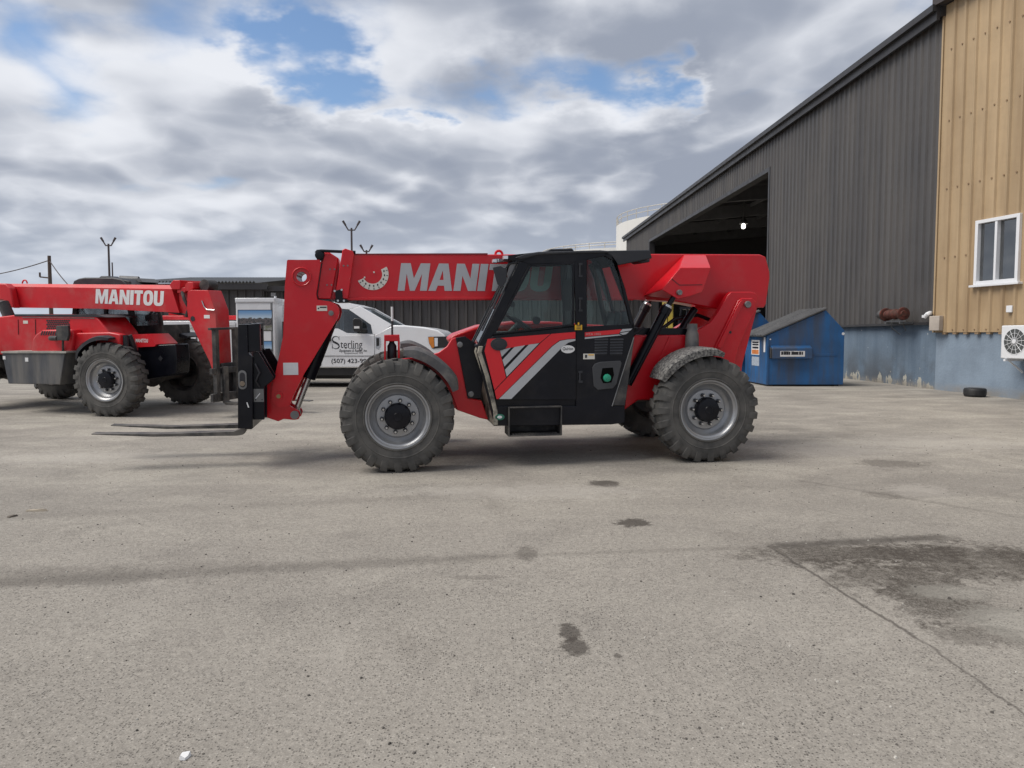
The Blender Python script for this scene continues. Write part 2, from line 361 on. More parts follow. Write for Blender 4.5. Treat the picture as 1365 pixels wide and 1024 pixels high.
# ------------------------------------------------------------------ ground
def ground():
    m = bpy.data.materials.new('worn_asphalt'); m.use_nodes = True; t = NT(m.node_tree)
    o = t.n('ShaderNodeOutputMaterial'); b = t.n('ShaderNodeBsdfPrincipled'); t.l(b.outputs[0], o.inputs[0])
    v = t.n('ShaderNodeTexCoord').outputs['Object']
    sp = t.n('ShaderNodeSeparateXYZ'); t.l(v, sp.inputs[0]); X, Y = sp.outputs[0], sp.outputs[1]
    big = t.noise(v, 0.22, 6, 0.6, 0.4); mid = t.noise(v, 1.3, 7, 0.62, 0.5); fin = t.noise(v, 26, 5, 0.65); grit = t.noise(v, 110, 3, 0.7)
    mp = t.n('ShaderNodeMapping'); mp.inputs['Scale'].default_value = (0.42, 0.9, 1); mp.inputs['Rotation'].default_value = (0, 0, R(-6)); t.l(v, mp.inputs[0])
    str_ = t.noise(mp.outputs[0], 1.7, 7, 0.62, 0.3)
    col = t.mix(t.mr(big, 0.3, 0.7), (0.335, 0.309, 0.270), (0.41, 0.378, 0.33))
    far = t.mr(Y, 4.0, 11.0)
    sand = t.m('MULTIPLY', t.mr(str_, 0.42, 0.68), t.m('MULTIPLY_ADD', far, 0.75, 0.12))
    col = t.mix(sand, col, (0.56, 0.52, 0.445))
    col = t.mix(t.m('MULTIPLY', t.mr(mid, 0.52, 0.75), 0.45), col, (0.185, 0.17, 0.152))
    col = t.mix(t.m('MULTIPLY', t.mr(str_, 0.46, 0.28), t.m('MULTIPLY', far, 0.5)), col, (0.19, 0.175, 0.155))
    # aggregate showing through: dark pits and pale stones
    vo = t.n('ShaderNodeTexVoronoi'); t.l(v, vo.inputs['Vector']); vo.inputs['Scale'].default_value = 92
    cr = t.n('ShaderNodeSeparateColor'); t.l(vo.outputs['Color'], cr.inputs[0])
    near = t.mr(Y, 11.0, 2.5, 0.35, 1.0)
    pit = t.m('MULTIPLY', t.mr(cr.outputs[0], 0.70, 0.78), t.mr(vo.outputs['Distance'], 0.50, 0.30))
    worn = t.mr(mid, 0.36, 0.58, 0.35, 1.0)
    col = t.mix(t.m('MULTIPLY', t.m('MULTIPLY', pit, near), t.m('MULTIPLY', worn, 0.8)), col, (0.065, 0.058, 0.052))
    v3 = t.n('ShaderNodeTexVoronoi'); t.l(v, v3.inputs['Vector']); v3.inputs['Scale'].default_value = 165; c3 = t.n('ShaderNodeSeparateColor'); t.l(v3.outputs['Color'], c3.inputs[0])
    col = t.mix(t.mr(c3.outputs[0], 0.0, 1.0, 0.0, 0.42, False), col, t.mix(0.62, col, (0.07, 0.06, 0.052))); col = t.mix(t.mr(c3.outputs[1], 0.72, 1.0, 0.0, 0.30), col, (0.52, 0.48, 0.43))
    stone = t.m('MULTIPLY', t.mr(cr.outputs[1], 0.86, 0.90), t.mr(vo.outputs['Distance'], 0.42, 0.22))
    col = t.mix(t.m('MULTIPLY', stone, 0.6), col, (0.56, 0.53, 0.48))
    col = t.mix(t.mr(fin, 0.35, 0.65, 0.50, 0.0), col, t.mix(0.5, col, (0.10, 0.09, 0.08)))
    col = t.mix(t.mr(grit, 0.3, 0.7, 0.42, 0.0), col, (0.12, 0.11, 0.10))
    ws_ = t.vm('ADD', v, t.vm('MULTIPLY', t.vm('SUBTRACT', t.noise(v, 1.4, 5, 0.6, out='Color'), (.5, .5, .5)), (.9, .9, 0)))
    ve = t.n('ShaderNodeTexVoronoi', feature='DISTANCE_TO_EDGE'); t.l(ws_, ve.inputs['Vector']); ve.inputs['Scale'].default_value = 0.42
    crack = t.m('MULTIPLY', t.mr(ve.outputs['Distance'], 0.006, 0.0015), t.mr(t.noise(v, 0.5, 3, .5), 0.50, 0.60))
    col = t.mix(t.m('MULTIPLY', crack, 0.16), col, (0.08, 0.07, 0.06))
    patchy = t.noise(v, 0.75, 8, 0.7, 0.8); col = t.mix(t.m('MULTIPLY', t.mr(patchy, 0.52, 0.72), 0.16), col, (0.50, 0.465, 0.41)); col = t.mix(t.m('MULTIPLY', t.mr(patchy, 0.46, 0.30), 0.26), col, (0.16, 0.142, 0.122))
    # stains with a shape of their own
    wob = t.noise(v, 4.5, 8, 0.7, 0.6); wob2 = t.noise(v, 17.0, 6, 0.72, 0.8)
    def blob(px, py, rx, ry, soft=0.5, edge=0.9):
        c = G(px, py); rw = rx*c.y/F_PX; rh = abs(G(px, py - ry).y - G(px, py + ry).y)/2
        dx = t.m('DIVIDE', t.m('SUBTRACT', X, c.x), rw); dy = t.m('DIVIDE', t.m('SUBTRACT', Y, c.y), rh)
        d = t.m('SQRT', t.m('ADD', t.m('MULTIPLY', dx, dx), t.m('MULTIPLY', dy, dy)))
        d = t.m('ADD', d, t.m('MULTIPLY', t.m('SUBTRACT', wob, 0.5), 2.6*edge)); d = t.m('ADD', d, t.m('MULTIPLY', t.m('SUBTRACT', wob2, 0.5), 2.4*edge))
        return t.mr(d, 1.0 + soft*0.5, 1.0 - soft*0.5)
    def line(p, q, wd, soft=1.0, wv=0.05):
        a, c = G(*p), G(*q); L = math.hypot(c.x - a.x, c.y - a.y); ex, ey = (c.x - a.x)/L, (c.y - a.y)/L
        rx, ry = t.m('SUBTRACT', X, a.x), t.m('SUBTRACT', Y, a.y)
        al = t.m('ADD', t.m('MULTIPLY', rx, ex), t.m('MULTIPLY', ry, ey))
        ac = t.m('ABSOLUTE', t.m('ADD', t.m('SUBTRACT', t.m('MULTIPLY', rx, ey), t.m('MULTIPLY', ry, ex)), t.m('MULTIPLY', t.m('SUBTRACT', wob, 0.5), wv*2)))
        k = t.m('MULTIPLY', t.mr(ac, wd*(1 + soft), wd*0.2), t.m('MULTIPLY', t.mr(al, -0.1, 0.1), t.mr(al, L + 0.2, L - 0.2)))
        return k
    def over(col_, msk, amt, dark): return t.mix(t.m('MULTIPLY', msk, amt), col_, dark)
    for bl in ((1150, 738, 150, 13), (1275, 745, 115, 27), (1200, 768, 95, 22), (1250, 800, 70, 26), (1355, 752, 60, 24), (1300, 845, 60, 14)):
        msk = blob(*bl, soft=0.9, edge=1.0); col = over(col, t.m('MULTIPLY', msk, t.m('MULTIPLY', t.mr(mid, 0.25, 0.6, 0.5, 1.0), t.m('MULTIPLY_ADD', t.mr(c3.outputs[2], .2, .8), .35, t.mr(fin, .35, .6, .35, .65)))), 0.97, (0.055, 0.046, 0.038))
    for bl in ((1345, 830, 50, 20), (1265, 790, 46, 10)):
        col = over(col, blob(*bl, soft=0.8), 0.5, (0.30, 0.285, 0.25))
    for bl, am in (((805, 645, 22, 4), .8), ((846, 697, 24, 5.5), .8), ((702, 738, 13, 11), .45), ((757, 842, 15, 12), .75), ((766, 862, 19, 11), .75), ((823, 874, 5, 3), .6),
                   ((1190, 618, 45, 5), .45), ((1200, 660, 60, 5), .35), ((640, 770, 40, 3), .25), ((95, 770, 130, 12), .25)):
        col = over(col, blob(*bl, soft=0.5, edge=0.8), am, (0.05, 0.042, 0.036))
    for bl in ((1225, 655, 40, 9), (1100, 600, 90, 8), (150, 610, 150, 8), (1250, 590, 110, 9), (700, 655, 160, 9)):
        col = over(col, blob(*bl, soft=0.9), 0.35, (0.43, 0.40, 0.36))
    for (p, q, wd, am, sf, wv) in (((1030, 731), (1240, 862), .009, .8, 1.5, .05), ((1240, 862), (1420, 990), .007, .6, 1.2, .05), ((1030, 728), (1260, 716), .05, .75, 1.5, .03),
                           ((-60, 780), (660, 742), .07, .40, 1.6, .12), ((-60, 764), (300, 752), .05, .22, 2, .15), ((640, 742), (1030, 729), .025, .22, 2, .04),
                           ((0, 690), (640, 660), .04, .16, 3, .1), ((1060, 640), (1365, 690), .02, .25, 2, .08)):
        col = over(col, line(p, q, wd, sf, wv), am, (0.075, 0.066, 0.058))
    t.l(col, b.inputs['Base Color']); b.inputs['Roughness'].default_value = 0.9; b.inputs['Specular IOR Level'].default_value = 0.25
    h = t.m('ADD', t.m('MULTIPLY', grit, 0.3), t.m('MULTIPLY', fin, 0.6)); h = t.m('SUBTRACT', h, t.m('MULTIPLY', pit, 0.8)); h = t.m('ADD', h, t.m('MULTIPLY', mid, 1.5))
    bn = t.n('ShaderNodeBump'); bn.inputs['Distance'].default_value = 0.006; bn.inputs['Strength'].default_value = 0.8; t.l(h, bn.inputs['Height']); t.l(bn.outputs[0], b.inputs['Normal'])
    xs = [-600, -200, -60, -20, -8, 0, 8, 20, 60, 200, 600]; ys = [-60, -10] + [i*1.0 for i in range(0, 24)] + [30, 60, 150, 400, 1200]
    vs = [(x, y, gz(y)) for y in ys for x in xs]; n = len(xs)
    fs = [(j*n + i, j*n + i + 1, (j + 1)*n + i + 1, (j + 1)*n + i) for j in range(len(ys) - 1) for i in range(n - 1)]
    mb = MB(); mb.add(vs, fs); g = mb.build('ground', m, smooth=True, ang=60); tag(g, kind='structure')
ground()

def gravel():
    mb = MB(); rnd = random.Random(3)
    for i in range(2600):
        y = 1.9 + 12*rnd.random()**1.7; x = (rnd.random()*2 - 1)*(0.72*y + 0.5); r = 0.003 + 0.006*rnd.random()**3
        if rnd.random() < 0.02: r *= 1.8
        z = gz(y); k = 6; a0 = rnd.random()*6
        ring = [(x + r*(0.7 + 0.6*rnd.random())*math.cos(a0 + 6.283*j/k), y + r*(0.7 + 0.6*rnd.random())*math.sin(a0 + 6.283*j/k), z - 0.001) for j in range(k)]
        top = [(x + (p[0] - x)*0.6, y + (p[1] - y)*0.6, z + r*0.75) for p in ring]
        mb.add(ring + top, [list(range(k, 2*k))] + [[j, (j + 1) % k, (j + 1) % k + k, j + k] for j in range(k)], 0 if rnd.random() < 0.7 else 1)
    o = mb.build('loose_gravel', [mat('dark_grit', (0.10, 0.09, 0.08), 0.9, 0, 0.5, 40), mat('pale_grit', (0.42, 0.40, 0.36), 0.9, 0, 0.3, 40)], smooth=False, fix=False)
    tag(o, 'scattered dark and pale grit lying over the worn asphalt yard', 'gravel', kind='stuff')
gravel()

# ------------------------------------------------------------------ buildings
def ribbed(mb, u0, u1, wb, wt, period=0.305, depth=0.035, v=0.0, mi=0, rib=0.10):
    """trapezoid-ribbed sheet; ribs stand out towards -v"""
    us = [(u0, 0)]; k = math.floor(u0/period) + 1
    while k*period < u1:
        c = k*period
        for du, dd in ((-rib/2, 0), (-rib/4, 1), (rib/4, 1), (rib/2, 0)):
            if u0 < c + du < u1: us.append((c + du, dd))
        k += 1
    us.append((u1, 0)); n = len(us)
    vs = [(a, v - d*depth, wb) for a, d in us] + [(a, v - d*depth, wt) for a, d in us]
    mb.add(vs, [(i, i + 1, i + 1 + n, i + n) for i in range(n - 1)], mi)

corner = G(1243.5, 519.5)
# --- dark hall
FD = Frame(corner, (0.03, -1.0, 0), (1.0, 0.03, 0))
M['char'] = mat('charcoal_wall_sheet', (0.072, 0.068, 0.067), 0.5, 0.1, 0.10, 0.5, (0.12, 0.11, 0.10), 0.5, 1.2, 0.52, streak=True, panel=.915, bump=.02, bscale=1.1)
M['char_trim'] = mat('charcoal_trim', (0.035, 0.033, 0.034), 0.45, 0.1, 0.08)
M['inner'] = mat('dark_hall_interior', (0.10, 0.095, 0.095), 0.7, 0, 0.1)

def blue_wall_mat(name, base, peel):
    m = bpy.data.materials.new(name); m.use_nodes = True; t = NT(m.node_tree)
    o = t.n('ShaderNodeOutputMaterial'); b = t.n('ShaderNodeBsdfPrincipled'); t.l(b.outputs[0], o.inputs[0])
    v = t.n('ShaderNodeTexCoord').outputs['Object']; sp = t.n('ShaderNodeSeparateXYZ'); t.l(v, sp.inputs[0]); z = sp.outputs[2]
    n1 = t.noise(v, 1.2, 7, 0.62); mp = t.n('ShaderNodeMapping'); mp.inputs['Scale'].default_value = (1, 1, 0.10); t.l(v, mp.inputs[0]); st = t.noise(mp.outputs[0], 2.6, 6, 0.6)
    col = t.mix(t.mr(n1, 0.3, 0.7), tuple(c*0.86 for c in base), tuple(c*1.12 for c in base))
    col = t.mix(t.m('MULTIPLY', t.mr(st, 0.42, 0.70), 0.55 if peel else 0.2), col, (base[0]*0.6, base[1]*0.66, base[2]*0.72))
    col = t.mix(t.m('MULTIPLY', t.mr(st, 0.40, 0.26), 0.35), col, (base[0]*1.4, base[1]*1.35, base[2]*1.25))
    if peel:
        dirt = t.m('MULTIPLY', t.mr(t.noise(v, 0.9, 6, 0.6), 0.40, 0.60), t.mr(z, 1.2, 0.1)); col = t.mix(t.m('MULTIPLY', dirt, 0.7), col, (0.065, 0.066, 0.070))
        pn = t.noise(mp.outputs[0], 3.6, 3, 0.5); pn2 = t.noise(v, 5.5, 7, 0.68, 0.4)
        pm = t.m('ADD', t.m('MULTIPLY', pn, 0.62), t.m('MULTIPLY', pn2, 0.42)); pm = t.m('ADD', pm, t.mr(z, 0.05, 0.85, 0.10, -0.16, False))
        col = t.mix(t.mr(pm, 0.64, 0.655), col, (0.40, 0.39, 0.34))
        col = t.mix(t.m('MULTIPLY', t.mr(t.noise(v, 7, 2, .5), 0.76, 0.78), 0.9), col, (0.5, 0.52, 0.52))
    foot = t.m('MULTIPLY', t.mr(z, 0.22, 0.0), t.mr(pn2 if peel else n1, 0.3, 0.65)); col = t.mix(foot, col, (0.24, 0.215, 0.18))
    t.l(col, b.inputs['Base Color']); b.inputs['Roughness'].default_value = 0.8
    bn = t.n('ShaderNodeBump'); bn.inputs['Distance'].default_value = 0.006; t.l(t.noise(v, 20, 5, 0.6), bn.inputs['Height']); t.l(bn.outputs[0], b.inputs['Normal'])
    return m
M['blue_peel'] = blue_wall_mat('peeling_blue_wall', (0.14, 0.19, 0.25), True)
M['blue_clean'] = blue_wall_mat('blue_wall', (0.212, 0.268, 0.335), False)
hall = thing('metal_hall', 'long charcoal ribbed metal hall with a wide open bay over a peeling blue base wall', 'building', FD)
uw = FD.uw
w_base = uw(1180, 431.5, 0)[1]
u_far = uw(835, 330, 0)[0]
eave = uw(1256, 24, 0)[1]
du0, dw = uw(1028, 222, 0); du1 = uw(866, 321, 0)[0]
mb = MB()
ribbed(mb, du0, 0.0, w_base, eave); ribbed(mb, du1, du0, dw, eave); ribbed(mb, u_far, du1, -0.5, eave)
mb.build('wall', M['char'], hall, smooth=False, fix=False)
mb = MB(); mb.box((du0, 0.06, -1.2), (-0.002, 0.4, w_base - 0.01)); mb.build('base_wall', M['blue_peel'], hall)
mb = MB()                                                       # inner shell behind the sheets
mb.box((u_far, 24.0, -1), (0, 24.2, eave + 2.2)); [mb.loft([(a_, .06, -1), (a_, 24, -1), (a_, 24, eave + 2.1), (a_, .06, eave - .06)], [(a_ + .15, .06, -1), (a_ + .15, 24, -1), (a_ + .15, 24, eave + 2.1), (a_ + .15, .06, eave - .06)]) for a_ in (u_far - .15,)]; mb.loft([(0, .5, -1), (0, 24, -1), (0, 24, eave + 2.1), (0, .5, eave - .06)], [(.15, .5, -1), (.15, 24, -1), (.15, 24, eave + 2.1), (.15, .5, eave - .06)])
mb.box((du0, 0.06, w_base + .02), (-0.01, 0.16, eave - .02)); mb.box((du1, 0.06, dw + .02), (du0 - .01, 0.16, eave - .02)); mb.box((u_far + .01, 0.06, -.5), (du1, 0.16, eave - .02))
ribbed(mb, u_far, 0, -1, eave + 2, 0.9, 0.10, 23.9)
mb.build('inner_wall', M['inner'], hall, smooth=False)
mb = MB()
mb.loft([(u_far - .3, -0.12, eave - 0.02), (0.02, -0.12, eave - 0.02), (0.02, 24.4, eave + 2.2), (u_far - .3, 24.4, eave + 2.2)],
        [(u_far - .3, -0.12, eave + 0.2), (0.02, -0.12, eave + 0.2), (0.02, 24.4, eave + 2.5), (u_far - .3, 24.4, eave + 2.5)])
mb.build('roof', M['char_trim'], hall, smooth=False)
mb = MB(); mb.box((u_far - .32, -0.20, eave - 0.10), (0.0, -0.123, eave + 0.27)); mb.box((u_far - .32, -0.30, eave + 0.10), (0.0, -0.203, eave + 0.25)); mb.build('eave_trim', M['char_trim'], hall, smooth=False)
mb = MB(); mb.box((du1, -0.05, dw - 0.16), (du0, 0.3, dw - .002)); mb.box((du0 - .14, -0.05, -0.6), (du0 - .002, .3, dw - .16)); mb.box((du1, -.05, -.6), (du1 + .14, .3, dw - .16)); mb.build('door_frame', M['char_trim'], hall, smooth=False)
mb = MB(); mb.box((du0 - .05, -0.07, w_base - 0.06), (-0.003, 0.05, w_base - .004)); mb.build('base_flashing', M['char_trim'], hall, smooth=False)
mb = MB()
for i in range(7):
    u = u_far + 2 + i*(-u_far - 4)/6
    for k in range(1):
        mb.loft([(u - .1, .5, eave - .75), (u + .1, .5, eave - .75), (u + .1, 23.8, eave + 1.3), (u - .1, 23.8, eave + 1.3)], [(u - .1, .5, eave - .1), (u + .1, .5, eave - .1), (u + .1, 23.8, eave + 2.0), (u - .1, 23.8, eave + 2.0)])
    mb.box((u - .15, 23.3, -1), (u + .15, 23.75, eave + 1.6))
for j in range(9):
    v = 2 + j*2.5; z = eave - .12 + v*.09; mb.box((u_far + .1, v, z - .18), (-.1, v + .08, z))
mb.build('roof_frame', mat('interior_steel', (0.16, 0.16, 0.165), 0.5, 0.2), hall, smooth=False)
# lamp inside
lp = uw(991, 302, 4.0)
em = bpy.data.materials.new('lit_lamp'); em.use_nodes = True; t = NT(em.node_tree); e = t.n('ShaderNodeEmission'); e.inputs[0].default_value = (1.0, 0.96, 0.86, 1); e.inputs[1].default_value = 2.5; oo = t.n('ShaderNodeOutputMaterial'); t.l(e.outputs[0], oo.inputs[0])
FL = Frame(FD.O + FD.U*lp[0] + FD.V*4.0 + FD.W*lp[1], FD.U, FD.V)
lampo = thing('bay_lamp', 'small lit lamp hanging in the dark open bay of the charcoal hall', 'lamp', FL)
mb = MB(); mb.lathe([(-.13, .04), (-.09, .10), (.0, .12), (.10, .10), (.17, .03)], (0, 0, 0), 20, axis='w'); mb.build('bulb', em, lampo)
mb = MB(); mb.lathe([(.15, .24), (.3, .20), (.5, .07), (.6, .06)], (0, 0, 0), 20, axis='w'); mb.tube([(0, 0, .6), (0, 0, eave - lp[1] + .5)], .02); mb.build('lamp_housing', M['steel'], lampo)

# --- tan building
a = R(12.8)
FT = Frame(corner, (math.sin(a), -math.cos(a), 0), (math.cos(a), math.sin(a), 0))
M['tan'] = mat('tan_wall_sheet', (0.455, 0.332, 0.197), 0.5, 0.05, 0.06, 0.8, (0.27, 0.18, 0.10), 0.55, 1.7, 0.53, streak=True, panel=.924, bump=.015, bscale=1.3)
M['brown_trim'] = mat('brown_trim', (0.06, 0.05, 0.048), 0.45)
tan = thing('tan_building', 'tall tan ribbed metal building with white window and smooth blue base wall', 'building', FT)
tw = FT.uw; t_base = tw(1290, 443, 0)[1]; t_top = tw(1258, 9, 0)[1]; UE = 14.0
wx0 = tw(1302, 340, 0)[0]; wx1 = tw(1361, 340, 0)[0]; wz1 = tw(1330, 290, 0)[1]; wz0 = tw(1330, 378, 0)[1]
mb = MB(); ribbed(mb, 0.0, wx0 + .01, t_base, t_top, .308, .04); ribbed(mb, wx1 - .01, UE, t_base, t_top, .308, .04); ribbed(mb, wx0 + .01, wx1 - .01, wz1 - .01, t_top, .308, .04); ribbed(mb, wx0 + .01, wx1 - .01, t_base, wz0 + .01, .308, .04)
mb.box((-.05, -.03, t_base), (-.004, .5, t_top))
mb.build('wall', M['tan'], tan, smooth=False, fix=False)
mb = MB(); mb.box((0.003, .045, -1.2), (UE, .4, t_base - .004)); mb.build('base_wall', M['blue_clean'], tan)
mb = MB(); mb.box((0.01, .3, t_base), (UE, .5, t_top - .02)); mb.box((0.01, 12, -1), (UE, 12.2, t_top)); mb.box((0.16, .5, t_base), (.3, 12, t_top)); mb.box((UE - .2, .5, -1), (UE, 12, t_top)); mb.build('inner_wall', M['inner'], tan)
mb = MB(); mb.loft([(-.12, -.25, t_top), (UE + .1, -.25, t_top), (UE + .1, 12.3, t_top + 1.0), (-.12, 12.3, t_top + 1.0)], [(-.12, -.25, t_top + .25), (UE + .1, -.25, t_top + .25), (UE + .1, 12.3, t_top + 1.25), (-.12, 12.3, t_top + 1.25)])
mb.build('roof', M['brown_trim'], tan, smooth=False)
mb = MB()                                                       # screw heads along the girts
for px, py in ((1257, 344), (1258, 253), (1262, 162), (1265, 67)):
    zz_ = tw(px, py, 0)[1]
    for k in range(1, 40):
        u = k*.308 - .09
        if u < UE and not (wx0 - .1 < u < wx1 + .1 and wz0 < zz_ < wz1): mb.disc((u, zz_), .020, -.016, 0.01, 8)
for k in range(1, 40):
    mb.disc((k*.308 - .09, t_base + .06), .014, -.016, 0.01, 8); mb.box((k*.308 - .05, -.035, t_base - .045), (k*.308 + .05, .04, t_base - .006))
mb.build('wall_screw', mat('rusty_screws', (0.25, 0.17, 0.10), 0.7), tan, smooth=False)['kind'] = 'stuff'
# window
fw = .075
mb = MB(); y0, y1 = -.07, .12
mb.box((wx0, y0, wz0), (wx0 + fw, y1, wz1)); mb.box((wx1 - fw, y0, wz0), (wx1, y1, wz1)); mb.box((wx0 + fw, y0, wz1 - fw), (wx1 - fw, y1, wz1)); mb.box((wx0 + fw, y0, wz0), (wx1 - fw, y1, wz0 + fw))
cxw = (wx0*.52 + wx1*.48); mb.box((cxw - .03, y0 + .01, wz0 + fw), (cxw + .03, y1 - .01, wz1 - fw))
win = mb.build('window', M['white'], tan, bevel=.006)
mb = MB(); mb.box((wx0 + fw, .02, wz0 + fw), (cxw - .03, .03, wz1 - fw)); mb.box((cxw + .03, .035, wz0 + fw), (wx1 - fw, .045, wz1 - fw)); mb.build('pane', glass('window_glass', (.25, .28, .27), .55, opa=.10), win)
mb = MB(); mb.box((wx0 - .07, -.12, wz0 - .05), (wx1 + .07, .02, wz0 - .003)); mb.build('sill', M['white'], win, bevel=.006)
# corner box, small white plate, white pipe elbow, hose reel, air conditioner, old tyre
cb0 = tw(1241, 441, -.1); cb1 = tw(1255, 421, -.1)
mb = MB(); mb.box((cb0[0], -.16, cb0[1]), (cb1[0], -.045, cb1[1])); tag(mb.build('junction_box', mat('beige_box', (0.42, 0.37, 0.32), 0.6), tan, bevel=.01))
p0 = tw(1346, 412, -.05)
mb = MB(); mb.box((p0[0] - .07, -.075, p0[1] - .07), (p0[0] + .07, -.042, p0[1] + .07)); mb.build('vent_cover', M['white'], tan, bevel=.008)
pe = [FD.pt(1240.5, 417.5, .0), FD.pt(1239.5, 417.5, -.12), FD.pt(1236.5, 418.5, -.17), FD.pt(1232.5, 423, -.19)]
FE = Frame(FD.O, FD.U, FD.V)
mb = MB(); mb.tube(pe, .05, 14); mb.lathe([(-.01, .062), (.05, .062)], pe[-1], 14, axis='w'); o = mb.build('pipe_elbow', M['white'], hall)
rl = FD.uw(1192, 419, -.35)
FRL = Frame(FD.O + FD.U*rl[0] + FD.V*-.35 + FD.W*rl[1], FD.U, FD.V)
FRL.U *= .8; FRL.V *= .8; FRL.W *= .8
reel = thing('hose_reel', 'rusty red winch drum on a bracket at the foot of the charcoal siding', 'winch', FRL)
M['rust'] = mat('rusty_red_steel', (0.13, 0.032, 0.022), 0.75, 0.1, 0.3, 8, (0.05, 0.028, 0.02), 0.85, 7, 0.48)
h = .50
mb = MB(); mb.lathe([(-h, .0), (-h, .10), (h, .10), (h, 0)], (0, 0, 0), 20, axis='u')
for k in range(9): x = -.42 + k*.105; mb.lathe([(x - .05, .10), (x - .02, .125 + .02*(k % 3)), (x + .02, .125 + .02*(k % 2)), (x + .05, .10)], (0, 0, 0), 20, axis='u')
mb.build('drum', M['rust'], reel)
for x, r_ in ((-.5, .21), (.52, .20)):
    mb = MB(); mb.lathe([(x - .025, 0), (x - .025, r_ - .02), (x - .012, r_), (x + .012, r_), (x + .025, r_ - .02), (x + .025, .10), (x + .05, .09), (x + .05, 0)], (0, 0, 0), 24, axis='u'); mb.build('flange', M['rust'], reel, bevel=.004)
mb = MB(); mb.lathe([(-.86, 0), (-.86, .07), (-.80, .15), (-.56, .17), (-.54, 0)], (0, 0, 0), 18, axis='u'); mb.tube([(-.8, 0, 0), (-1.02, 0, -.02)], .045); mb.build('motor', M['black_dirty'], reel)
mb = MB(); mb.box((-.45, -.05, -.30), (-.40, .36, -.24)); mb.box((.38, -.05, -.30), (.43, .36, -.24)); mb.box((-.60, .0, -.24), (.56, .06, -.19)); mb.build('bracket', M['steel'], reel)
mb = MB(); mb.tube([(.1, -.1, -.16), (.06, -.12, -.30), (-.03, -.05, -.42), (-.02, .2, -.62), (.03, .36, -.5), (.1, .2, -.26)], .012, 8); mb.build('rope', mat('old_rope', (0.12, 0.12, 0.12), 0.8), reel)
# air conditioner
ac0 = tw(1333, 478, -.42); ac1 = tw(1336, 434, -.42); fanc = tw(1348, 455, -.42)
acw = .92; ach = ac1[1] - ac0[1]; u0 = ac0[0]; z0 = ac0[1]
FA = Frame(FT.O + FT.U*u0 + FT.V*-.08 + FT.W*z0, FT.U, FT.V)
ac = thing('air_conditioner', 'white outdoor air conditioner unit with a round fan on the blue base wall', 'air conditioner', FA)
fz = ach*.52; fr = ach*.385; fx = fr + .07
mb = MB(); n = 40; th = [2*math.pi*i/n for i in range(n)]
circ = [(fx + fr*math.cos(x), fz + fr*math.sin(x)) for x in th]
mb.box((0, -.335, 0), (acw, 0, ach))
mb.build('casing', M['white'], ac, bevel=.02)
mb = MB(); mb.disc((fx, fz), fr*.97, -.338, -.30, 40); mb.build('fan_opening', mat('dark_fan', (.07, .075, .075), .6, 0, .3, 6), ac)
mb = MB()
for i in range(3): mb.lathe([(-.346, fr*(.3 + .34*i) - .002), (-.346, fr*(.3 + .34*i) + .004)], (fx, 0, fz), 40)
for i in range(13):
    x = 2*math.pi*i/13 + .1; c, s_ = math.cos(x), math.sin(x)
    mb.tube([(fx + fr*.17*c, -.345, fz + fr*.17*s_), (fx + fr*1.0*c, -.345, fz + fr*1.0*s_)], .0055, 5)
mb.disc((fx, fz), fr*.17, -.36, -.34, 20)
mb.build('fan_guard', M['white'], ac)
mb = MB(); mb.box((fx + fr + .06, -.3375, ach*.70), (fx + fr + .20, -.333, ach*.86)); mb.build('badge', mat('red_badge', (0.5, 0.03, 0.05), 0.4), ac)
for x in (.1, acw - .15):
    mb = MB(); mb.box((x, -.36, -.05), (x + .05, .08, -.006)); mb.loft([(x + .01, -.25, -.05), (x + .04, -.25, -.05), (x + .04, .1, -.3), (x + .01, .1, -.3)], [(x + .01, -.22, -.05), (x + .04, -.22, -.05), (x + .04, .1, -.26), (x + .01, .1, -.26)]); mb.build('bracket', M['white'], ac)
tp = G(1307, 530)
FTY = Frame((tp.x, tp.y, tp.z), (1, 0, 0), (0, 1, 0))
mb = MB(); mb.lathe([(.0, .13), (.0, .18), (.03, .208), (.09, .215), (.15, .215), (.18, .20), (.187, .17), (.175, .13), (.13, .12), (.04, .12)], (0, .2, 0), 40, axis='w', close=True)
for k in range(4): mb.lathe([(.055 + .025*k, .216), (.062 + .025*k, .219), (.069 + .025*k, .216)], (0, .2, 0), 40, axis='w')
o = mb.build('old_tyre', mat('black_tyre_rubber', (0.018, 0.018, 0.019), 0.6, 0, 0.2)); o.matrix_world = FTY.matrix()
tag(o, 'worn black car tyre lying flat against the blue wall', 'tyre')

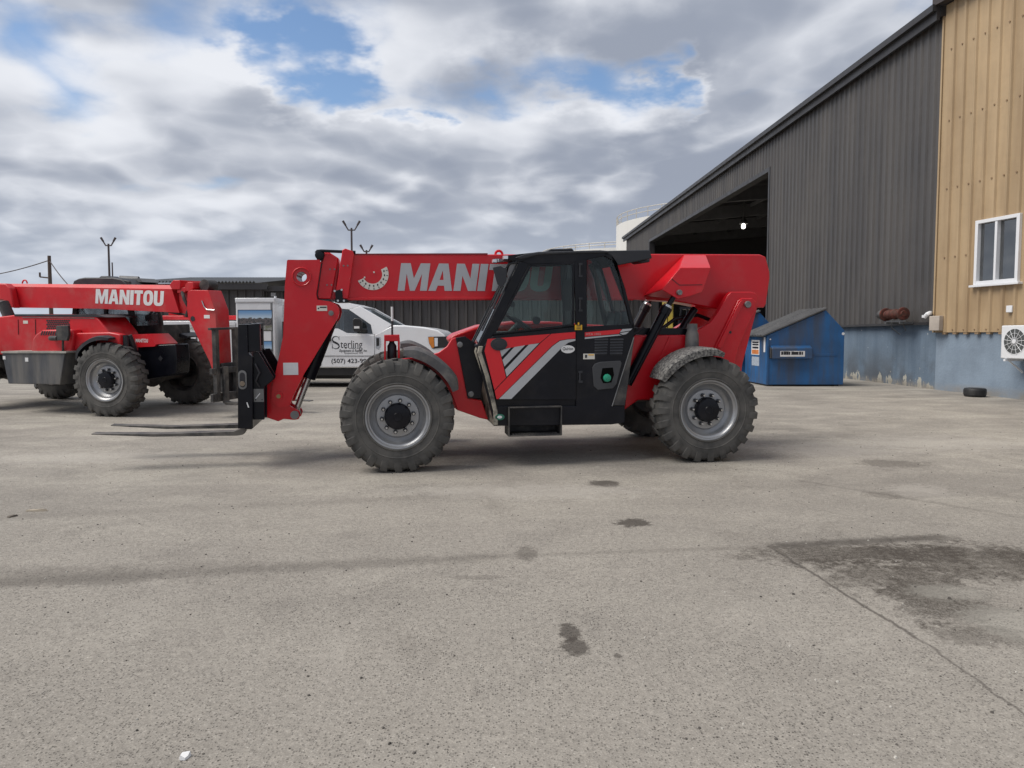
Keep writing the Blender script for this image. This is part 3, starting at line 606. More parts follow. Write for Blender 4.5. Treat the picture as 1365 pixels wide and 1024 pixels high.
# --- dumpsters
M['dblue'] = mat('blue_container_paint', (0.014, 0.10, 0.27), 0.5, 0.0, 0.2, 1.5, (0.06, 0.065, 0.08), 0.75, 2.6, 0.53, streak=True, bump=.002, bscale=6)
M['lid'] = mat('grey_plastic_lid', (0.055, 0.055, 0.058), 0.65, 0, 0.2, 4, (0.11, 0.11, 0.11), 0.5, 3, .5)
g0 = G(1021, 515)
FB = Frame(g0, (1, 0, 0), (0, 1, 0))
def dumpster(name, label, group):
    t_ = thing(name, label, 'dumpster', FB, group)
    p = FB.poly([(1021, 513), (1021, 447), (1101, 413.5), (1126, 440.5), (1125, 513)], 0); D = 1.75; p[1] = (p[0][0], p[1][1]); p[4] = (p[3][0], p[4][1])
    mb = MB(); mb.prism(p, 0.0, D)
    zb = p[0][1]; ur = p[4][0]
    mb.build('body', M['dblue'], t_, bevel=.012)
    mb = MB(); mb.box((.06, .05, -.0), (.16, D - .05, zb - .002)); mb.build('skid', M['black_dirty'], t_); mb = MB(); mb.box((ur - .2, .05, 0), (ur - .1, D - .05, zb - .002)); mb.build('skid', M['black_dirty'], t_)
    s0, s1 = FB.uw(1028, 479, -.08), FB.uw(1081.5, 461.5, -.08)
    mb = MB(); hgt = s1[1] - s0[1]
    mb.loft([(s0[0], -.003, s0[1]), (s0[0], -.16, s0[1] + .02), (s0[0], -.16, s1[1] - .05), (s0[0], -.003, s1[1] + .02)], [(s1[0], -.003, s0[1]), (s1[0], -.16, s0[1] + .02), (s1[0], -.16, s1[1] - .05), (s1[0], -.003, s1[1] + .02)])
    sl = mb.build('fork_sleeve', M['dblue'], t_, bevel=.008)
    mb = MB(); mb.loft([(s0[0] - .025, -.03, s0[1] + .02), (s0[0] - .025, -.15, s0[1] + .04), (s0[0] - .025, -.15, s1[1] - .07), (s0[0] - .025, -.03, s1[1] - .03)], [(s0[0] - .001, -.03, s0[1] + .02), (s0[0] - .001, -.15, s0[1] + .04), (s0[0] - .001, -.15, s1[1] - .07), (s0[0] - .001, -.03, s1[1] - .03)]); mb.build('sleeve_end', M['black_dirty'], sl)
    if group is None or True:
        a0, a1 = FB.uw(1040, 475.5, -.162), FB.uw(1073, 468, -.162)
        mb = MB(); mb.box((a0[0], -.166, a0[1]), (a1[0], -.1615, a1[1])); 
        rnd = random.Random(5)
        for k in range(9): 
            x = a0[0] + .02 + k*(a1[0] - a0[0] - .04)/9; mb.box((x, -.168, a0[1] + .045), (x + .035 + .03*rnd.random(), -.1662, a1[1] - .02 + .012*rnd.random()), 1)
        mb.build('worn_label', [M['white_decal'], M['ink']], t_)
    rib = FB.poly([(1081.5, 473), (1115, 473.5)], 0)
    mb = MB(); mb.box((rib[0][0] + .005, -.012, rib[0][1] - .03), (rib[1][0], -.001, rib[0][1] + .03)); mb.build('side_rib', M['dblue'], t_, bevel=.004); mb = MB(); mb.box((-.0, -.02, zb + .0), (.05, -.001, p[1][1] - .02)); mb.build('stiffener', M['dblue'], t_, bevel=.004)
    # two-leaf lid on the sloping top
    a_, b_ = Vector((p[1][0], 0, p[1][1])), Vector((p[2][0], 0, p[2][1])); d = (b_ - a_).normalized(); nn = Vector((-d.z, 0, d.x))
    for k, (v0, v1) in enumerate(((-.05, D/2 - .01), (D/2 + .01, D + .05))):
        mb = MB(); q0 = a_ - d*.12 + nn*.012; q1 = b_ + d*.03 + nn*.012
        mb.loft([(q0.x, v0, q0.z), (q1.x, v0, q1.z), (q1.x, v1, q1.z), (q0.x, v1, q0.z)], [(q0.x + nn.x*.04, v0, q0.z + nn.z*.04), (q1.x + nn.x*.04, v0, q1.z + nn.z*.04), (q1.x + nn.x*.04, v1, q1.z + nn.z*.04), (q0.x + nn.x*.04, v1, q0.z + nn.z*.04)])
        for j in range(4):
            vv = v0 + .08 + j*.22; e0 = q0 + nn*.041; e1 = q1 + nn*.041
            mb.loft([(e0.x, vv, e0.z), (e1.x, vv, e1.z), (e1.x, vv + .1, e1.z), (e0.x, vv + .1, e0.z)], [(e0.x + nn.x*.02, vv + .02, e0.z + nn.z*.02), (e1.x + nn.x*.02, vv + .02, e1.z + nn.z*.02), (e1.x + nn.x*.02, vv + .08, e1.z + nn.z*.02), (e0.x + nn.x*.02, vv + .08, e0.z + nn.z*.02)])
        mb.build('lid', M['lid'], t_, bevel=.006)
    return t_, p, zb
d1, dp, zb = dumpster('dumpster', 'blue steel dumpster with closed grey lid and side fork sleeve, nearest the hall', None)
d2 = copy_tree(d1); d2.location = FB.O + Vector((-.86, 2.4, .02)); tag(d2, 'blue dumpster standing behind the other one, half hidden by the red rear tower', 'dumpster')
# stickers on the near dumpster's left end
ue = dp[0][0]; top = dp[1][1]
mb = MB(); mb.box((ue - .004, .55, top - .50), (ue - .0012, 1.2, top - .12))
for k, (z0_, z1_) in enumerate(((.16, .20), (.22, .26), (.29, .34))): mb.box((ue - .006, .62, top - z1_), (ue - .0042, 1.12, top - z0_), 1)
mb.box((ue - .006, .60, top - .48), (ue - .0042, 1.15, top - .37), 2)
mb.build('warning_sticker', [M['white_decal'], M['ink'], mat('orange_print', (0.6, 0.2, 0.06), 0.5)], d1)
mb = MB(); mb.box((ue - .004, .55, top - .78), (ue - .0012, 1.15, top - .55)); mb.build('faded_sticker', mat('faded_sticker', (0.35, 0.40, 0.47), 0.6, 0, .2, 20), d1)
mb = MB(); mb.box((ue - .005, .10, top - .42), (ue - .0012, .22, top - .05)); mb.build('paper_label', M['white_decal'], d1)
mb = MB(); q = FB.uw(1021.5, 447, 0); mb.disc((q[0] + .1, q[1] - .1), .02, -.006, -.001, 10); mb.build('reflector', M['white_decal'], d1); mb = MB(); q = FB.uw(1124, 445, 0); mb.disc((q[0], q[1]), .035, -.006, -.001, 10); mb.build('reflector', M['white_decal'], d1)

# --- low corrugated building along the back of the yard
YB = 25.0; Fback = Frame((0, YB, gz(YB)), (1, 0, 0), (0, 1, 0))
M['bwall'] = mat('grey_corrugated_wall', (0.070, 0.066, 0.066), 0.55, 0.1, 0.12, 0.8, (0.10, 0.09, 0.085), 0.5, 1.5, 0.5, streak=True, panel=.9, bump=.02, bscale=1)
M['broof'] = mat('weathered_metal_roof', (0.16, 0.165, 0.17), 0.5, 0.2, 0.12, 1.5)
bq = Fback.uw
back = thing('corrugated_shed', 'long low dark grey corrugated shed behind the white service truck', 'building', Fback)
ub0, ub1 = bq(196, 400, 0)[0], bq(352, 400, 0)[0]; wt = bq(300, 381, 0)[1]
mb = MB(); ribbed(mb, ub0, ub1, -.3, wt, .27, .05); mb.add([(ub1, 0, -.3), (ub1, 8, -.3), (ub1, 8, wt), (ub1, 0, wt)], [(0, 1, 2, 3)]); mb.add([(ub0, 0, -.3), (ub0, 8, -.3), (ub0, 8, wt), (ub0, 0, wt)], [(0, 1, 2, 3)]); mb.build('wall', M['bwall'], back, smooth=False, fix=False)
r1 = bq(300, 374.5, 4)[1]
mb = MB(); n = 70; vs = []
for i in range(n + 1):
    u = ub0 - .25 + (ub1 - ub0 + .1)*i/n; dz = .035*(1 if i % 2 else -1); vs += [(u, -.35, wt + .10 + dz), (u, 4, r1 + .1 + dz), (u, 8.4, wt + .10 + dz)]
mb.add(vs, [(3*i, 3*i + 3, 3*i + 4, 3*i + 1) for i in range(n)] + [(3*i + 1, 3*i + 4, 3*i + 5, 3*i + 2) for i in range(n)]); 
mb.build('roof', M['broof'], back, smooth=False, fix=False)
mb = MB(); mb.box((ub0 - .2, -.32, wt - .14), (ub1 + .2, -.22, wt + .05)); mb.build('gutter', M['char_trim'], back)
mb = MB(); ug1 = bq(880, 400, 0)[0]; wl = bq(360, 387.5, 0)[1]
ribbed(mb, ub1 + .01, ug1, -.3, wl, .30, .07, .25, 0, .13); mb.build('long_wall', M['bwall'], back, smooth=False, fix=False)
mb = MB(); mb.box((ub1 + .02, -.05, wl - .02), (ug1, 6, wl + .15)); mb.build('flat_roof', M['char_trim'], back)

# --- white storage tanks behind the hall
def tank(name, label, px0, px1, pytop, Y, pybot=452):
    c = (px0 + px1)/2; d = ray(c, pytop); k = Y/d.y; p = CAM + d*k; r = (px1 - px0)/2/F_PX*Y
    Ft = Frame((p.x, Y, gz(Y)), (1, 0, 0), (0, 1, 0)); t_ = thing(name, label, 'tank', Ft, 'white storage tanks beyond the hall'); H = p.z - gz(Y)
    mb = MB(); mb.lathe([(-1, r), (H, r), (H + .04*r, r*.5), (H + .06*r, 0.01)], (0, 0, 0), 72, axis='w'); mb.build('shell', mat('white_tank_paint', (0.70, 0.69, 0.66), 0.5, 0, .04, .1, (0.45, 0.43, 0.38), .2, .3, .6, streak=True), t_)
    mb = MB(); rh = 1.15*Y/100 if Y < 120 else .95
    for z in (rh, rh*.55): mb.tube([(r*.995*math.cos(2*math.pi*i/60), r*.995*math.sin(2*math.pi*i/60), H + z) for i in range(61)], .05*Y/100, 6)
    for i in range(40): 
        x, y = r*.995*math.cos(2*math.pi*i/40), r*.995*math.sin(2*math.pi*i/40); mb.tube([(x, y, H), (x, y, H + rh)], .05*Y/100, 5)
    mb.build('railing', mat('galvanised_rail', (0.52, 0.49, 0.43), 0.5, .1), t_)
tank('storage_tank', 'tall white storage tank with a railing, rising behind the end of the hall roof', 824, 1096, 301, 105)
tank('storage_tank', 'distant pale storage tank with railing just showing over the black cab roof', 722, 980, 344, 150)

# --- poles
def pole(name, label, cat, px, ytop, Y, r=.12, wood=True):
    d = ray(px, ytop); p = CAM + d*(Y/d.y); Fp = Frame((p.x, Y, gz(Y)), (1, 0, 0), (0, 1, 0)); t_ = thing(name, label, cat, Fp); H = p.z - gz(Y)
    mb = MB(); mb.tube([(0, 0, -.3), (0, 0, H)], [r*1.2, r*.85], 10); mb.build('pole', M['polewood' if wood else 'polesteel'], t_); return t_, H
M['polewood'] = mat('weathered_pole', (0.085, 0.06, 0.05), 0.85, 0, .2); M['polesteel'] = mat('brown_pole_steel', (0.06, 0.045, 0.045), 0.6, 0, .1)
def ypole(label, px, ytop, Y, sp):
    t_, H = pole('light_pole', label, 'light pole', px, ytop, Y, .085*Y/60, False); s = sp/F_PX*Y
    t_['group'] = 'twin-arm floodlight poles on the skyline'
    for k in (-1, 1):
        mb = MB(); mb.tube([(0, 0, H - .25*s), (k*s*.38, 0, H - .25*s), (k*s*.62, 0, H + .15*s), (k*s, 0, H + .8*s)], .055*Y/60, 8); mb.build('arm', M['polesteel'], t_)
        mb = MB(); mb.tube([(k*s*.70, 0, H + .32*s), (k*s*1.02, 0, H + .84*s)], [.075*Y/60, .09*Y/60], 8); mb.build('lamp_head', M['polesteel'], t_)
ypole('brown twin-arm floodlight pole behind the left telehandler boom, beside a thin mast', 144.5, 325, 62, 9.5)
ypole('taller twin-arm floodlight pole above the front of the main red boom', 468.5, 304, 58, 11)
ypole('shorter distant twin-arm floodlight just above the top edge of the main boom', 488.5, 333.5, 85, 8)
up, HU = pole('utility_pole', 'dark wooden utility pole carrying a sagging wire at far left', 'utility pole', 65.5, 341, 70, .17)
mb = MB(); mb.tube([(-.9, 0, HU - 1.9), (.0, 0, HU - 2.0)], .07, 6); mb.tube([(-.9, 0, HU - 1.9), (-.9, 0, HU - 1.5)], .08, 6); mb.build('bracket', M['polewood'], up)
th_, HM = pole('mast', 'thin pole standing close beside the left floodlight pole', 'pole', 149.5, 350, 75, .07, False)
mb = MB(); mb.tube([(-.0, 0, HM*.80), (.9, 0, HM*.82)], .05, 6); mb.build('bracket', M['polesteel'], th_)
pz = up.matrix_world.translation; top = Vector((pz.x, pz.y, pz.z + HU - .4))
def wire(end, sag):
    return [tuple(top.lerp(end, i/24) - Vector((0, 0, sag*4*(i/24)*(1 - i/24)))) for i in range(25)]
dl = ray(-60, 372); e1 = CAM + dl*(80/dl.y); dr = ray(104, 392); e2 = CAM + dr*(66/dr.y)
mb = MB(); mb.tube(wire(e1, .35), .045, 6); mb.tube(wire(e2, .25), .045, 6); tag(mb.build('overhead_wire', M['polesteel']), 'thin sagging overhead wire running both ways from the utility pole top', 'wire')

# ------------------------------------------------------------------ wheels
WR = 0.64; WW = 0.36
def wheel_meshes(R_=WR, W_=WW, rr=0.36):
    """big lugged tyre on a dished rim; axis along v, outer face at v = 0"""
    tm = MB()
    b = R_ - .027
    prof = [(.05, rr - .02), (.012, rr + .005), (.002, rr + .05), (-.004, rr + .12), (.004, b - .085), (.022, b - .035), (.055, b - .008), (.12, b), (W_ - .12, b), (W_ - .055, b - .008), (W_ - .022, b - .035), (W_ - .004, b - .085), (W_ + .004, rr + .12), (W_ - .002, rr + .05), (W_ - .012, rr + .005), (W_ - .05, rr - .02)]
    tm.lathe(prof, (0, 0, 0), 72)
    for q in (rr + .012, rr + .10): tm.lathe([(.0005, q - .012), (-.008, q), (.0005, q + .012)], (0, 0, 0), 72)
    N = 23; rnd = random.Random(11)
    for side in (0, 1):
        for i in range(N):
            a0 = 2*math.pi*(i + .5*side)/N; da = 2*math.pi/N*.50
            rows = []
            for (v, rt, rb, sk, wk) in ((-.004, b - .085, b - .11, -.10, .9), (.006, b - .022, b - .07, -.06, 1.0), (.035, R_ - .006, b - .04, .0, 1.0), (.10, R_, b - .03, .10, .92), (.165, R_, b - .03, .30, .85), (.20, R_ - .004, b - .03, .42, .70)):
                vv = v if side == 0 else W_ - v
                mid = a0 + sk*da*1.2 + da/2
                for (r_, aa) in ((rb, mid - da*wk*.58), (rt, mid - da*wk*.44), (rt, mid + da*wk*.44), (rb, mid + da*wk*.58)):
                    rows.append((r_*math.cos(aa), vv, r_*math.sin(aa)))
            fs = [(0, 1, 2, 3), (20, 23, 22, 21)]
            for k in range(5):
                for j in range(3): fs.append((k*4 + j, k*4 + j + 1, k*4 + 4 + j + 1, k*4 + 4 + j))
            tm.add(rows, fs)
    rm = MB()
    rm.lathe([(.05, rr - .012), (.012, rr + .004), (.004, rr - .002), (.006, rr - .018), (.028, rr - .03), (.036, rr - .045), (.075, rr - .055), (.10, rr - .075), (.115, rr - .10), (.128, rr - .118), (.112, rr - .122), (.105, rr - .128), (.100, .16), (.098, .12), (.098, 0.001)], (0, 0, 0), 64)
    rm.lathe([(W_ - .05, rr - .012), (W_ - .012, rr + .004), (W_ - .006, rr - .018), (W_ - .05, rr - .05), (.16, rr - .07), (.14, .14), (.14, .001)], (0, 0, 0), 64, 1)
    hm = MB(); hm.lathe([(.10, .150), (.055, .148), (.045, .140), (.02, .132), (.012, .10), (.010, .001)], (0, 0, 0), 40)
    hm.lathe([(.010, .05), (.004, .045), (.004, .001)], (0, 0, 0), 24)
    nm = MB()
    for i in range(10):
        a_ = 2*math.pi*(i + .25)/10; x, z = .178*math.cos(a_), .178*math.sin(a_)
        nm.lathe([(.10, .024), (.070, .024), (.068, .021), (.068, .013)], (x, 0, z), 6, 1); nm.lathe([(.068, .013), (.045, .012), (.045, .0005)], (x, 0, z), 8)
    return tm, rm, hm, nm
_t, _r, _h, _n = wheel_meshes()
W0 = _r.build('wheel', [M['rim'], M['black_dirty']]); _t.build('tyre', M['tyre'], W0, ang=28); _h.build('hub_cap', M['black'], W0)
nu = _n.build('wheel_nut', [M['chrome'], M['nut']], W0, smooth=False); nu['kind'] = 'stuff'
first_wheel = [True]
def wheel(parent, u, v, w_=WR, steer=0.0, flip=False, spin=0.0):
    if first_wheel[0]: o = W0; o.parent = parent; first_wheel[0] = False
    else: o = copy_tree(W0, parent)
    o.location = (u, v, w_ - .010); o.rotation_euler = (0, spin, steer + (math.pi if flip else 0))
    return o

# ------------------------------------------------------------------ main red telehandler
gA, gB = G(531.5, 631), G(944, 617)
Uv = (gB - gA); nrm = Vector((0, -SL, 1)).normalized(); Vv = nrm.cross(Uv)
F1 = Frame(gA, Uv, Vv)
P1 = F1.poly; q1 = F1.uw; p1 = F1.pt
T1 = thing('telehandler', 'red and black telescopic handler parked side on in the middle, forks towards the left', 'telehandler', F1, 'red telescopic handlers')
WB = (gB - gA).length; TW = 2.25
fz_ = 0.0
for (u, sp_) in ((0.0, 0.0), (WB, .2)):
    wheel(T1, u, 0.0, WR, spin=sp_); wheel(T1, u, TW, WR, flip=True, spin=.4)
# frame and axles
mb = MB(); mb.box((.05, .72, .66), (WB - .1, 1.52, .98)); mb.box((-.25, .8, .5), (.25, 1.45, .95)); mb.box((WB - .28, .8, .5), (WB + .2, 1.45, .95)); mb.build('chassis', M['black_dirty'], T1, bevel=.01)
for u in (0, WB):
    mb = MB(); mb.tube([(u, .16, WR), (u, .5, WR), (u, .9, WR), (u, 1.1, WR), (u, 1.3, WR), (u, 1.75, WR), (u, TW - .16, WR)], [.13, .11, .14, .24, .14, .11, .13], 20); mb.build('axle', M['black_dirty'], T1)
FV = .42
mb = MB(); mb.prism(P1([(520, 480), (549, 477), (565, 476), (585, 470), (596, 462), (602, 452), (608, 450), (626, 531), (642, 534), (651, 560), (640, 557.5), (610, 547), (600, 520), (560, 500)], FV), FV, FV + .06)
mb.prism(P1([(545, 500), (590, 490), (606, 478), (614, 474), (626, 531), (651, 560), (610, 547)], FV + .061), FV + .061, 1.7)
mb.build('front_frame', M['red'], T1, bevel=.008)
# black bracket plate with two bolts
mb = MB(); mb.prism(P1([(607.5, 450.5), (620, 448.5), (640, 462), (646, 490), (641, 531), (623.5, 531.5)], FV - .03), FV - .03, FV - .002); mb.build('bracket_plate', M['black'], T1, bevel=.004)
for px, py in ((613, 459.5), (628, 525.5)):
    c = q1(px, py, FV - .031); mb = MB(); mb.lathe([(FV - .05, .001), (FV - .05, .022), (FV - .036, .024), (FV - .033, .034), (FV - .030, .034)], (c[0], 0, c[1]), 16); mb.build('bolt', M['steel'], T1)
# cab ------------------------------------------------
CV, CW = .18, .88
def both(mb, px, t=.05, mi=0, v=CV, far=CW):
    pl = P1(px, v); mb.prism(pl, v, v + t, mi); mb.prism(pl, far - t, far, mi)
mb = MB()
both(mb, [(692, 347.5), (706, 352), (657, 447), (646, 470), (661, 534), (659, 545), (657.5, 560), (635.5, 468.5), (638, 461)], .06)
both(mb, [(692, 347.5), (700, 341.5), (718, 338), (760, 336.3), (806, 335.5), (815, 339.5), (805, 341.5), (783, 346), (765, 350.5), (706, 352.5)], .06)
both(mb, [(765, 348), (782.5, 346), (782.5, 440), (768, 440)], .05)
both(mb, [(806, 335.5), (815, 339.5), (822, 350), (833, 383), (846, 434), (846, 449), (840.5, 432), (829, 382), (821.5, 350), (806, 341.5)], .05)
mb.prism(P1([(648, 472), (657, 446.5), (768, 434.5), (768, 543), (660, 543), (661, 534)], CV + .03), CV + .03, CV + .06)
mb.prism(P1([(768, 436), (846, 432), (845, 450), (816, 543), (768, 543)], CV), CV, CV + .06)
mb.prism(P1([(657.5, 542), (833, 541.5), (833, 563.5), (815, 566), (658, 568)], CV), CV, CV + .30)
lw = P1([(657, 560), (833, 560), (846, 449), (636, 468)], CV)
mb.box((lw[0][0] + .05, CV + .3, lw[0][1] + .05), (lw[1][0] - .1, CW, lw[0][1] + .12))
mb.prism(P1([(660, 548), (661, 470), (768, 440), (840, 436), (815, 548)], CV), CW - .06, CW)
mb.prism(P1([(812, 548), (843, 448), (846, 448), (816, 548)], CV), CV + .06, CW - .06)
rp = P1([(700, 341.5), (718, 338), (806, 335.5), (815, 339.5)], CV); mb.prism(rp, CV + .06, CW - .06)
cabf = mb.build('cab', M['black'], T1, bevel=.006)
# front screen and mud-splashed lower front
nearA = P1([(692.5, 349), (638, 461.5), (636, 470), (646, 500), (657.5, 548), (658, 567)], CV)
mb = MB(); a_, b_ = nearA[0], nearA[1]
mb.loft([(a_[0], CV + .03, a_[1]), (b_[0], CV + .03, b_[1]), (b_[0], CW - .03, b_[1]), (a_[0], CW - .03, a_[1])], [(a_[0] + .006, CV + .03, a_[1]), (b_[0] + .006, CV + .03, b_[1]), (b_[0] + .006, CW - .03, b_[1]), (a_[0] + .006, CW - .03, a_[1])])
mb.build('windscreen', M['wind'], cabf)
mb = MB(); x0, z0 = a_; x1, z1 = b_
for k in (0.0, 1.0):
    v = CV + .02 if k == 0 else CW - .05
    mb.loft([(x0 - .02, v, z0), (x0 - .02, v + .03, z0), (x0 + .02, v + .03, z0), (x0 + .02, v, z0)], [(x1 - .02, v, z1), (x1 - .02, v + .03, z1), (x1 + .02, v + .03, z1), (x1 + .02, v, z1)])
mb.tube([(x1 - .01, CV + .03, z1), (x1 - .01, CW - .03, z1)], .018, 8); mb.tube([(x0, CV, z0), (x0, CW, z0)], .02, 8)
mb.build('windscreen_frame', M['plastic'], cabf)
mb = MB(); lo = nearA[1:]
mb.loft([(p[0], CV - .02, p[1]) for p in lo] + [(p[0] + .05, CV - .02, p[1]) for p in lo[::-1]], [(p[0] - .03, CW, p[1]) for p in lo] + [(p[0] + .05, CW, p[1]) for p in lo[::-1]])
mb.build('lower_front_panel', M['mudpanel'], cabf, bevel=.01)
# wiper on the front screen
mb = MB(); mb.tube([(x1 - .03, .5, z1 + .02), (x1 + (x0 - x1)*.45 - .035, .42, z1 + (z0 - z1)*.45), ], .012, 6); mb.tube([(x1 + (x0 - x1)*.18 - .03, .30, z1 + (z0 - z1)*.18), (x1 + (x0 - x1)*.72 - .03, .36, z1 + (z0 - z1)*.72)], .012, 6); mb.build('wiper', M['ink'], cabf)
# roof and rear visor
mb = MB(); pr = P1([(686, 343.5), (700, 338.5), (718, 335.6), (760, 334.6), (800, 333.5), (812, 334.5), (812, 337.2), (760, 338), (718, 340), (694, 346)], CV - .02); mb.prism(pr, CV - .02, CW + .02)
pv = P1([(796, 334.5), (866.5, 333.2), (869.5, 344.5), (853, 348), (823.5, 354), (816, 343), (808, 337.5)], CV + .02); mb.prism(pv, CV + .02, CW - .02)
c0 = P1([(850, 348), (867, 344.8), (866, 349.5), (855, 351)], CV + .2); mb.prism(c0, CV + .2, CV + .5)
c0 = P1([(735, 331.5), (764, 330.5), (767, 334), (730, 335)], CV + .2); mb.prism(c0, CV + .25, CV + .55)
mb.build('cab_roof', M['plastic'], cabf, bevel=.012)
# lamp bar with two work lamps
mb = MB(); mb.prism(P1([(676, 340.5), (712, 336.6), (718.5, 340), (694, 349), (676, 346)], CV - .01), CV - .01, CV + .02); mb.prism(P1([(676, 341), (690, 339.5), (690, 344), (676, 345.5)], CV), CV, CW); mb.build('lamp_bar', M['black'], cabf, bevel=.004)
for px, py, v in ((675.5, 343.2, CV - .02), (661, 347.8, CV + .34), (664, 347.3, CW - .1)):
    c = q1(px, py, v); mb = MB(); mb.box((c[0] - .03, v - .01, c[1] - .022), (c[0] + .02, v + .09, c[1] + .022)); o = mb.build('work_lamp', M['black'], cabf, bevel=.004)
    mb = MB(); mb.box((c[0] - .034, v - .014, c[1] - .018), (c[0] + .012, v + .085, c[1] + .018)); mb.build('lamp_lens', M['lens'], T1)
# mirror
mb = MB(); mv = CV - .06
mb.loft([(a, mv, b) for a, b in P1([(656.5, 356.5), (667, 354.5), (676, 359), (675, 375), (668.5, 384), (663, 379)], mv)], [(a + .01, mv + .14, b) for a, b in P1([(659, 358), (667, 356), (673, 360), (672, 374), (668.5, 381), (664, 377)], mv)]); 
mb.tube([p1(670, 362, mv + .06), p1(678, 352, mv + .1), p1(690, 349, CV)], .014, 8)
mb.build('mirror', M['plastic'], cabf, bevel=.006)
mb = MB(); mb.prism(P1([(679, 356), (686, 345), (692, 349), (689, 354), (678, 373), (676, 366)], CV + .04), CV + .04, CV + .055); mb.build('screen_edge_trim', M['steel'], cabf)
# glazing
def pane(name, px, v, par, m='glass'):
    mb = MB(); mb.prism(P1(px, v), v, v + .006); return mb.build(name, M[m], par)
RW = [(783, 346), (805, 341.3), (821.5, 350), (829, 382), (840.5, 431), (840, 433), (782.5, 437.5)]
pane('rear_side_window', RW, CV + .02, cabf)
fw_ = P1([(782.5, 346), (805, 341.3), (821.5, 350), (829, 382), (840.5, 431), (840, 433), (657, 447), (706, 352.5)], CV)
mb = MB(); mb.prism(fw_, CW - .03, CW - .024); mb.build('far_side_window', M['glass'], cabf)
# door
DV = CV - .004
door_out = [(642, 464), (657.5, 448), (768, 436), (768, 533), (661.5, 533), (646, 470)]
mb = MB(); mb.prism(P1(door_out, DV), DV, DV + .025)
W_ = [(706, 352.5), (765.5, 350), (765.5, 434.5), (657, 446.5)]; Wi = [(708.5, 355), (763, 352.7), (763, 432.5), (661, 443.8)]
po, pi_ = P1(W_, DV), P1(Wi, DV)
for i in range(4):
    j = (i + 1) % 4; mb.prism([po[i], po[j], pi_[j], pi_[i]], DV, DV + .025)
door = mb.build('door', M['black'], T1, bevel=.004)
mb = MB(); mb.prism(pi_, DV + .010, DV + .016); mb.build('door_pane', M['glass'], door)
dv = DV - .003
mb = MB()
mb.prism(P1([(650, 452), (733.5, 445.3), (719.8, 457.0), (666, 466), (674.5, 503.5), (659, 520), (645.8, 468)], dv), dv, DV - .0005)
mb.prism(P1([(735, 445.2), (767, 442.6), (767, 451.3), (757, 452), (746, 453.8), (736, 461), (664.5, 532), (661.7, 532), (659.4, 521), (675.3, 504.3), (721, 457.2)], dv), dv, DV - .0005)
mb.build('red_decal', M['red_decal'], door, smooth=False)
mb = MB()
mb.prism(P1([(767, 452), (757, 452.7), (746.5, 454.5), (736.6, 461.7), (665.3, 532), (681.5, 532), (749.5, 463), (757.5, 456.9), (767, 454.3)], dv), dv, DV - .0005)
mb.prism(P1([(666.6, 467.2), (681, 463.5), (668.8, 475.8)], dv), dv, DV - .0005)
mb.prism(P1([(685.6, 462.8), (700, 460.3), (672.4, 488.6), (669.8, 480)], dv), dv, DV - .0005)
mb.prism(P1([(705, 459.5), (718.5, 457.8), (675.5, 502.2), (673.2, 493)], dv), dv, DV - .0005)
mb.build('silver_decal', M['silver_decal'], door, smooth=False)
c = q1(665, 459, dv); r_ = F1.size(11, dv)
mb = MB(); mb.disc(c, r_, dv - .012, DV, 28, 0, r_*.75); mb.disc((c[0] + .01, c[1]), r_*.72, dv - .018, dv - .0125, 28, 0, r_*.52); mb.build('handle', M['plastic'], door, bevel=.004)
c = q1(757, 465.7, dv); r_ = F1.size(9.2, dv)
mb = MB(); mb.disc(c, r_, dv - .002, DV - .0005, 32, 0, r_*.57); put_text(mb, 'Quirion', (c[0] - r_*.78, c[1] - r_*.2), dv - .004, width=r_*1.55, height=r_*.5, mi=1, shear=.2, bold=.01); mb.build('oval_sticker', [M['white_decal'], M['ink']], door)
mb = MB(); mb.box((q1(756.5, 350, DV)[0], DV + .03, q1(760, 372, DV)[1]), (q1(765, 350, DV)[0], DV + .06, q1(760, 352, DV)[1])); mb.box((q1(756.5, 350, DV)[0], DV + .03, q1(760, 432, DV)[1]), (q1(767, 350, DV)[0], DV + .08, q1(760, 414.5, DV)[1])); mb.build('latch_box', M['ink'], door, bevel=.004)
for y0_, y1_ in ((496, 509), (352, 368), (398, 414)):
    a0, b0 = q1(773, y1_, CV - .012), q1(773, y0_, CV - .012); mb = MB(); mb.tube([(a0[0], CV - .012, a0[1]), (b0[0], CV - .012, b0[1])], .010, 8)
    for e in (a0, b0): mb.box((e[0] - .014, CV - .02, e[1] - .012), (e[0] + .03, CV - .001, e[1] + .012))
    mb.build('hinge', M['plastic'], door)
mb = MB(); c = q1(771.5, 436.5, CV - .03); s_ = F1.size(4.6, CV); mb.box((c[0] - s_, CV - .03, c[1] - s_*.75), (c[0] + s_, CV - .002, c[1] + s_*.7)); mb.box((c[0] - .008, CV - .03, c[1] + s_*.7), (c[0] + .006, CV - .015, c[1] + s_*1.4)); 
for k in range(3): mb.box((c[0] - s_*.7, CV - .032, c[1] - s_*.5 + k*.02), (c[0] + s_*.6, CV - .0303, c[1] - s_*.5 + k*.02 + .008), 1)
mb.build('yellow_tag', [M['yellow'], M['ink']], T1)
